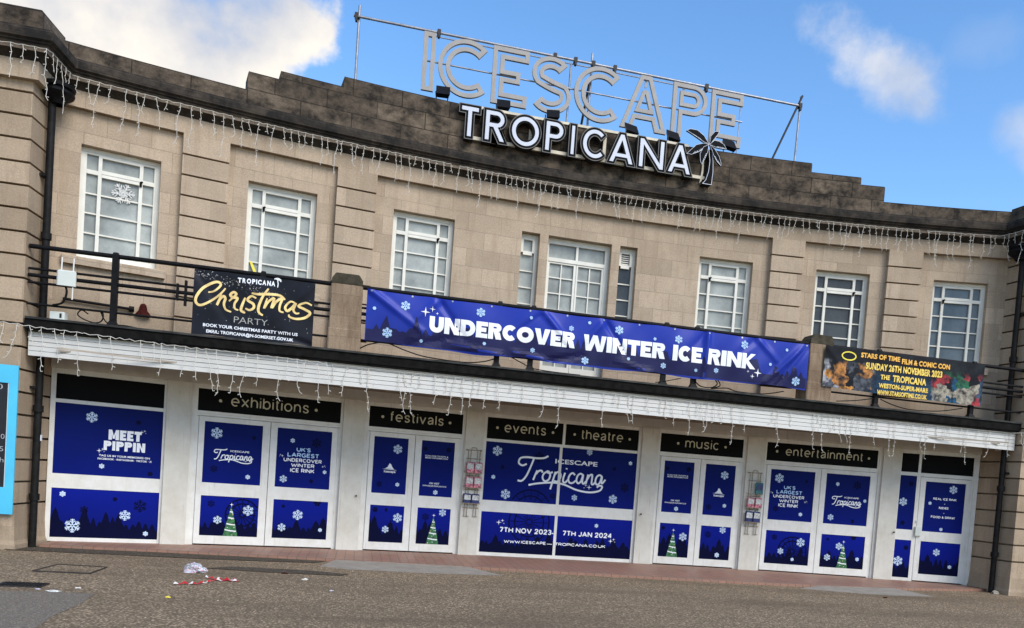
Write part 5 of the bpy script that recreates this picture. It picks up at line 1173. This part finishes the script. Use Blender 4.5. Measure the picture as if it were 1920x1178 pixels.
# ================================================================== FLOODLIGHTS ALONG THE PARAPET TOP
FL = [(-2.81, .10, 'floodlight at the left, before the big roof letters I and C'), (-1.69, .12, 'floodlight before the foot of the first big roof E'), (-.75, .25, 'floodlight before the foot of the big roof letter S'),
      (.84, -.35, 'floodlight before the foot of the big roof letter A'), (1.68, -.30, 'floodlight just left of the palm tree emblem, under the roof letter P'), (2.83, -.30, 'rightmost floodlight, just right of the palm tree emblem')]
for s, tilt, lab in FL:
    p = AP(s, .02); t = thing('floodlight', 'small black ' + lab, 'floodlight', (p[0], p[1], 8.235), 0, 'floodlights on the parapet edge')
    mb = MB(); vs = []
    for dx, dy, dz in ((-.125, -.14, .09), (.125, -.14, .09), (.125, -.02, .27), (-.125, -.02, .27), (-.10, -.05, .05), (.10, -.05, .05), (.10, .06, .22), (-.10, .06, .22)): vs.append((dx + dz * tilt * .35, dy, dz + dx * tilt * .45))
    mb.add(vs, [(0, 1, 2, 3), (7, 6, 5, 4), (0, 4, 5, 1), (1, 5, 6, 2), (2, 6, 7, 3), (3, 7, 4, 0)]); mb.build('lamp_housing', M['black'], t)
    mb = MB(); mb.tube([(-.09, .05, .0), (-.11, .0, .10), (-.12, -.02, .16)], .010, 5); mb.tube([(.09, .05, .0), (.11, .0, .10), (.12, -.02, .16)], .010, 5); mb.box(-.1, .1, .03, .07, .0, .012); mb.build('bracket', M['clamp'], t)

# ================================================================== ICICLE LIGHTS
def strand_mesh(seed, length):
    r = random.Random(seed); mb = MB(); pts = [(0, 0, 0)]; z = 0; x = 0; y = 0
    while z > -length:
        z -= r.uniform(.035, .06); x += r.uniform(-.016, .016); y = max(-.02, min(.02, y + r.uniform(-.012, .012))); pts.append((x, y, z))
    if r.random() < .5: pts.append((x + r.choice((-1, 1)) * r.uniform(.02, .05), y, z - .05))
    mb.tube(pts, .0042, 4, 0, False, False)
    for p in pts[1::2]:
        a = r.choice((-1, 1)); q = (p[0] + a * r.uniform(.022, .036), p[1] + r.uniform(-.012, .012), p[2] - r.uniform(-.012, .026)); mb.tube([p, q], [.0042, .0062], 4, 0, True, False)
    me_o = mb.build('strand', M['wire']); me = me_o.data; bpy.data.objects.remove(me_o); return me
STR = {n: [strand_mesh(100 * k + s, L_) for s in range(6)] for k, (n, L_) in enumerate((('a', .16), ('b', .24), ('c', .33), ('d', .46), ('e', .60)))}
def light_string(pts, label, pitch, pattern, seed, droop=.014):
    r = random.Random(seed); P = [Vector(p) for p in pts]; t = thing('icicle_light_string', label, 'string lights', tuple(P[0]), 0, 'white icicle light strings')
    d = [0]
    for a, b_ in zip(P, P[1:]): d.append(d[-1] + (b_ - a).length)
    def at(s):
        for i in range(len(P) - 1):
            if s <= d[i + 1] or i == len(P) - 2: return P[i].lerp(P[i + 1], (s - d[i]) / max(1e-6, d[i + 1] - d[i]))
    n = int(d[-1] / pitch); cab = []; mats = []
    for k in range(n + 1):
        s = min(d[-1], k * pitch + r.uniform(-.2, .2) * pitch * (0 < k < n)); p = at(s); cab.append(p - P[0]); 
        if k < n: q = at(min(d[-1], s + pitch * .5)); cab.append(q - P[0] - Vector((0, 0, droop * r.uniform(.3, 1.4))))
        L_ = pattern[(k + r.choice((0, 0, 0, 1))) % len(pattern)]
        if L_ == '.': continue
        me = r.choice(STR[L_]); o = bpy.data.objects.new('strand', me); COL.objects.link(o); o.parent = t
        tg = at(min(d[-1], s + .05)) - at(max(0, s - .05)); o.location = p - P[0]; o.rotation_euler = (r.uniform(-.05, .05), r.uniform(-.10, .10), math.atan2(tg.y, tg.x) + r.choice((0, math.pi)))
    MB().tube(cab, .0052, 4, 0, False, False).build('cable', M['wire'], t)
def cpath(s0, s1, off, z):
    n = max(2, int(abs(s1 - s0) / .4)); return [AP(s0 + (s1 - s0) * i / n, off) + (z,) for i in range(n + 1)]
o_ = PATH[1]; oc = (o_[0] + o_[2] * .30, o_[1] + o_[3] * .30, 7.075); e_ = PATH[2]; ec = (e_[0] + e_[2] * .30, e_[1] + e_[3] * .30, 7.075)
light_string([(-10.6, oc[1], 7.085), oc, ec] + cpath(-8.45, -6.2, .30, 7.075), 'icicle lights under the cornice at the far left corner, over the first window', .155, 'cebdaceb', 1)
light_string(cpath(-6.15, -2.5, .30, 7.08), 'icicle lights under the cornice left of the raised parapet letters', .125, 'dbeacbdbca', 2)
light_string(cpath(-2.45, 2.7, .30, 7.075), 'icicle lights under the cornice directly below the raised parapet letters', .118, 'dbceabdcae', 3)
light_string(cpath(2.75, 6.9, .30, 7.075), 'icicle lights under the cornice right of the palm tree emblem', .125, 'dcbebcadbd', 4)
f_ = PATH[-2]; fc = (f_[0] + f_[2] * .30, f_[1] + f_[3] * .30, 7.075)
light_string(cpath(6.95, 8.45, .30, 7.075) + [fc, (11, fc[1], 7.075)], 'icicle lights under the cornice at the far right corner, over the last window', .14, 'dceadbec', 5)
YC = -2.105
light_string([(-10.2, -2.16, 3.26), (-8.66, -2.16, 3.235), (-8.55, YC - .02, 3.225), (-6.6, YC, 3.16), (-4.4, YC, 3.135)], 'icicle lights along the canopy edge under the party banner', .148, 'dbe.aed.ebdae', 6, .02)
light_string([(-4.35, YC + .09, 3.125), (0, YC + .09, 3.125), (4.3, YC + .09, 3.125)], 'icicle lights along the canopy edge under the long blue banner', .115, 'a.d.ae.b.d.ea.d.b.e.d', 7, .012)
light_string([(4.35, YC + .09, 3.125), (8.5, YC + .08, 3.15), (8.70, -2.21, 3.16), (9.6, -2.21, 3.17)], 'icicle lights along the canopy edge under the comic fair banner', .13, 'e.bade.ada.d', 8, .012)

# ================================================================== FITTINGS
t = thing('aerial_box', 'white wireless aerial box with three rods on the balcony railing', 'aerial', (-8.14, -2.06, 3.86))
mb = MB(); mb.bbox(-.125, .125, -.05, .0, 0, .225, .018); mb.build('box', M['plastic'], t)
for x, z0, z1 in ((-.07, .22, .41), (.085, .22, .41), (.085, -.19, .0)): MB().tube([(x, -.02, z0), (x + .003, -.02, z1)], .011, 6).build('rod', M['white'], t)
t = thing('junction_box', 'small pale grey junction box standing on the balcony edge at the left', 'box', (-8.26, -1.93, 3.366), -.15)
mb = MB(); mb.bbox(-.115, .095, -.05, .06, 0, .125, .01); mb.build('casing', M['plastic'], t)
MB().box(.03, .06, -.053, -.049, .035, .10).build('socket', M['dark'], t)
p = AP(-7.44, .04)
t = thing('alarm_bell', 'rust red bell shaped fitting on the wall above the balcony floor', 'alarm', (p[0], p[1], 3.70))
mb = MB(); prof = [(.125, 0), (.10, .035), (.065, .08), (.055, .13), (.045, .17), (.02, .19)]; vs = []; n = 14
for r, z in prof: vs += [(r * math.cos(2 * math.pi * k / n), r * .6 * math.sin(2 * math.pi * k / n), z) for k in range(n)]
mb.add(vs, [(i * n + k, i * n + (k + 1) % n, (i + 1) * n + (k + 1) % n, (i + 1) * n + k) for i in range(len(prof) - 1) for k in range(n)] + [tuple(range((len(prof) - 1) * n, len(prof) * n))], 0, None, True); mb.build('bell', M['rustred'], t)
p0 = AP(-8.55, .05); p1 = AP(-7.62, .05)
t = thing('wall_pipe', 'thin black pipe with a round end running along the wall beside the rust red fitting', 'pipe', (p1[0], p1[1], 3.775))
MB().tube([(p0[0] - p1[0], p0[1] - p1[1], .01), (0, 0, 0)], .022, 8).build('tube', M['black'], t)
MB().tube([(-.02, -.01, 0), (.05, .01, 0)], .045, 10).build('end_cap', M['black'], t)

t = thing('menu_board', 'turquoise framed blackboard with chalk writing on the left stone corner', 'board', (-9.39, -2.135, 0))
mb = MB(); bars(mb, [(-.7, .715, 2.37, 2.63), (-.7, .715, .47, .86), (-.7, -.56, .86, 2.37), (.60, .715, .86, 2.37)], -.03, .0); mb.build('frame', M['turq'], t)
MB().box(-.56, .60, -.012, .0, .86, 2.37).build('blackboard', M['slate'], t)
MB().box(.588, .606, -.022, -.004, .86, 2.37).build('trim', M['white'], t)
mb = MB()
for s, x0, x1, zb, zc in (('7.50', .20, .52, 2.27, 2.35), ('HOT DRINKS', -.5, .3, 2.1, 2.2), ('4.50', .38, .57, 1.56, 1.63), ('TEA  COFFEE', -.5, .2, 1.56, 1.63), ('3.95', .36, .56, 1.38, 1.45), ('CAKES', -.5, 0, 1.38, 1.45), ('each', .34, .57, 1.22, 1.29)): mb.text(s, x0, x1, zb, zc, -.014, 0, -.005)
mb.build('chalk_writing', M['chalk'], t)

def rack(s, sg, label):
    p = AP(s, GO + .078); t = thing('leaflet_rack', label, 'rack', (p[0], p[1], 0), -s / RA, 'wire racks hung on the pillars'); mb = MB()
    def w(*pts): mb.tube([(x, -.02, z) for x, z in pts], .006, 4, 0, False, False)
    w((-.13, 2.0), (.14, 2.005)); w((-.045, 2.0), (-.03, 2.05), (.05, 2.05), (.065, 2.0)); w((-.13, 1.84), (.15, 1.84)); w((-.15, .905), (.16, .905)); w((-.13, .74), (-.02, .74)); w((.06, .74), (.15, .74)); w((-.14, 1.52), (.15, 1.52)); w((-.14, 1.25), (.15, 1.25))
    for x in (-.10, -.05, .075, .125): w((x, 2.0), (x - .01, .74))
    for z in (1.57, 1.29, .99): mb.tube([(-.16, -.02, z + .03), (-.16, -.10, z), (.17, -.10, z), (.17, -.02, z + .03)], .006, 4, 0, False, False)
    mb.box(-.145, -.125, -.03, 0, 1.985, 2.015); mb.box(.13, .15, -.03, 0, 1.985, 2.015)
    mb.build('wire_frame', M['wirerack'], t); return t
def pack(t0, x, z, w, h, mats, label, cat, group, lean=0.0, name='leaflet_pack'):
    o = thing(name, label, cat, tuple(t0.location), t0.rotation_euler.z, group)
    q = MB(); q.bbox(x, x + w, -.095, -.045, z, z + h, .012, 0); q.build('packet', M[mats[0]], o)
    q = MB(); q.add([(x + .012, -.0965, z + h * .38), (x + w - .012, -.0965, z + h * .38), (x + w - .012, -.0965, z + h - .03), (x + .02, -.0965, z + h - .02)], [(0, 1, 2, 3)])
    q.build('cover_picture', M[mats[1]], o); return o
def racks():
    ta = rack(-1.755, -1, 'rusty wire rack hung on the pillar between the festivals doors and the events window'); tb = rack(3.97, 1, 'wire rack holding a teal packet on the pillar left of the entertainment doors')
    gp = 'leaflet packets in the wire racks'
    for tx, z, w1_, w2_ in ((ta, 1.56, 'upper', 'left'), (ta, 1.285, 'lower', 'left')):
        for x, side in ((-.135, 'left'), (.022, 'right')): pack(tx, x, z, .15, .215, ('pink', 'paper'), '%s hand pink patterned packet in the %s pair of the rack by the festivals doors' % (side, w1_), 'packet', gp)
    for x, side in ((-.155, 'left'), (.0, 'right')): pack(ta, x, .985, .15, .19, ('packblue', 'paper'), '%s hand dark blue packet at the foot of the rack by the festivals doors' % side, 'packet', gp)
    pack(tb, .02, 1.56, .155, .245, ('teal', 'packblue'), 'single teal packet near the top of the rack by the entertainment doors', 'packet', gp)
    for x, side in ((-.135, 'left'), (.025, 'right')):
        pack(tb, x, 1.285, .15, .21, ('pink', 'paper'), '%s hand pink patterned packet in the rack by the entertainment doors' % side, 'packet', gp)
        pack(tb, x - .012, .99, .15, .22, ('packblue', 'paper'), '%s hand dark blue packet in the rack by the entertainment doors' % side, 'packet', gp)
racks()

# ================================================================== THINGS ON THE GROUND
mb = MB(); mb.box(-.24, .22, -.16, .16, -.03, .012)
t = mb.build('drain_grate', M['iron'], None, (-7.39, -5.57, -.05)); tag(t, 'dark cast iron drain grate set in the asphalt', 'drain')
mb = MB()
for k in range(11): mb.box(-.20 + k * .038, -.182 + k * .038, -.14, .14, .012, .017)
mb.build('grate_bar', M['pipe'], t)
mb = MB(); mp = [(-.33, -.35), (.31, -.38), (.33, .30), (-.27, .38)]
mb.add([(x, y, .006) for x, y in mp], [(0, 1, 2, 3)], 0)
for i in range(4):
    a, b_ = mp[i], mp[(i + 1) % 4]; mb.tube([(a[0], a[1], .005), (b_[0], b_[1], .005)], .012, 5, 1, False, False)
t = mb.build('inspection_cover', [M['asphalt'], M['iron']], None, (-7.34, -4.04, -.05)); tag(t, 'square inspection cover filled with asphalt, dark rim', 'cover')
def crumple(name, loc, r, mats, label, cat, seed, sq=(1, 1, .7)):
    bm = bmesh.new(); bmesh.ops.create_icosphere(bm, subdivisions=3 if r < .1 else 4, radius=1); rr = random.Random(seed)
    seeds = [(Vector((rr.gauss(0, 1), rr.gauss(0, 1), rr.gauss(0, 1))).normalized(), rr.uniform(-.5, .38)) for _ in range(34)]
    for v in bm.verts:
        n = v.co.normalized(); d = 1 + sum(a * max(0, n.dot(s)) ** 14 for s, a in seeds) + rr.uniform(-.09, .09); v.co = Vector((n.x * sq[0], n.y * sq[1], max(-.35, n.z) * sq[2])) * d * r
    me = bpy.data.meshes.new(name); bm.to_mesh(me); 
    for m in mats: me.materials.append(M[m])
    for p in me.polygons: p.material_index = 0 if len(mats) == 1 else rr.choices(range(len(mats)), weights=[5, 2, 2][:len(mats)])[0]
    bm.free(); o = bpy.data.objects.new(name, me); COL.objects.link(o); o.location = loc; tag(o, label, cat); o['kind'] = 'thing'; return o
M['bagwhite'] = plain('thin white plastic', (.50, .50, .57), .35, var=.4, scale=9); M['bagpink'] = plain('pink plastic print', (.50, .26, .33), .4, var=.3); M['baggreen'] = plain('green plastic print', (.13, .22, .15), .4, var=.3)
crumple('carrier_bag', (-5.91, -3.81, -.02), .125, ('bagwhite', 'bagpink', 'baggreen'), 'crumpled white, pink and green plastic bag lying on the asphalt', 'bag', 3, (1.1, .9, .8))
def tape():
    mb = MB(); paths = [[(-5.93, -5.10), (-5.87, -5.05), (-5.80, -5.01), (-5.74, -5.02), (-5.67, -4.97), (-5.62, -4.88), (-5.57, -4.76), (-5.53, -4.58), (-5.45, -4.61), (-5.37, -4.58), (-5.30, -4.62), (-5.25, -4.56)],
                        [(-5.69, -4.35), (-5.64, -4.39), (-5.58, -4.47), (-5.51, -4.51), (-5.44, -4.49), (-5.37, -4.53), (-5.31, -4.55), (-5.26, -4.66)]]
    rr = random.Random(8)
    for P in paths:
        P = smooth_path(P, 5); n = len(P)
        for i in range(n - 1):
            a, b_ = P[i], P[i + 1]; w0 = .026; tw = lambda k: .010 + .014 * math.sin(k * .9)
            mb.add([(a[0], a[1] - w0, -.042 + tw(i) * .4), (b_[0], b_[1] - w0, -.042 + tw(i + 1) * .4), (b_[0], b_[1] + w0, -.037 + tw(i + 1.5)), (a[0], a[1] + w0, -.037 + tw(i + .5))], [(0, 1, 2, 3)], (i // 4 + 1) % 3 % 2)
    o = mb.build('barrier_tape', [M['red'], M['white']]); tag(o, 'torn red and white striped barrier tape lying on the asphalt', 'tape')
tape()
for i, (x, y, c, s, lab) in enumerate([(-5.79, -6.12, 'yellow', .022, 'tiny yellow scrap of litter on the asphalt below the tape'), (-4.46, -4.17, 'white', .03, 'white cigarette-packet-sized scrap of litter right of the striped tape'), (-6.81, -5.68, 'white', .022, 'small white scrap of litter right of the drain grate'),
                                       (-6.96, -5.98, 'paper', .03, 'pale stick-like scrap lying just below the drain grate'), (-4.08, -5.14, 'bagwhite', .02, 'tiny pale scrap of litter in front of the festivals doors'), (-4.77, -3.57, 'rustred', .03, 'dark brown leaf on the asphalt before the exhibitions doors'),
                                       (5.08, -3.40, 'rustred', .032, 'small dark brown lump of litter below the right hand ramp'), (-7.15, -5.87, 'bagwhite', .02, 'small white scrap at the corner of the drain grate')]):
    crumple('litter', (x, y, -.042), s, (c,), lab, 'litter', 20 + i, (2.4 if i == 3 else 1.4, .8, .5))
rub = 'stones fallen by the foot of the right corner'
crumple('stone', (8.47, -2.02, -.03), .06, ('concrete',), 'rounded grey stone at the foot of the right hand drainpipe', 'stone', 77, (1.3, 1, .8))

# loose grit gathered along the step and scattered over the asphalt
r_ = random.Random(31); mb = MB()
for k in range(520):
    if k < 300:
        x = r_.uniform(-8.5, 8.4); y = -1.66 - .42 * math.exp(-((x - 3.6) / 3.6) ** 2) - abs(r_.gauss(0, .10)) - .05
    else: x, y = r_.uniform(-8, 8), r_.uniform(-9, -2.4)
    q = r_.uniform(.004, .011); a = r_.uniform(0, 6.28); c_, s_ = math.cos(a) * q * r_.uniform(.8, 1.7), math.sin(a) * q
    mb.add([(x + c_, y + s_, -.049), (x - s_, y + c_, -.048), (x - c_, y - s_, -.049), (x + s_, y - c_, -.048), (x, y, -.049 + q * r_.uniform(.5, 1.1))], [(0, 1, 4), (1, 2, 4), (2, 3, 4), (3, 0, 4)], r_.choice((0, 0, 1)))
kind(mb.build('grit', [plain('pale grit', (.40, .33, .25), .9, var=.4), plain('dark grit', (.06, .045, .03), .9, var=.4)]), 'stuff')
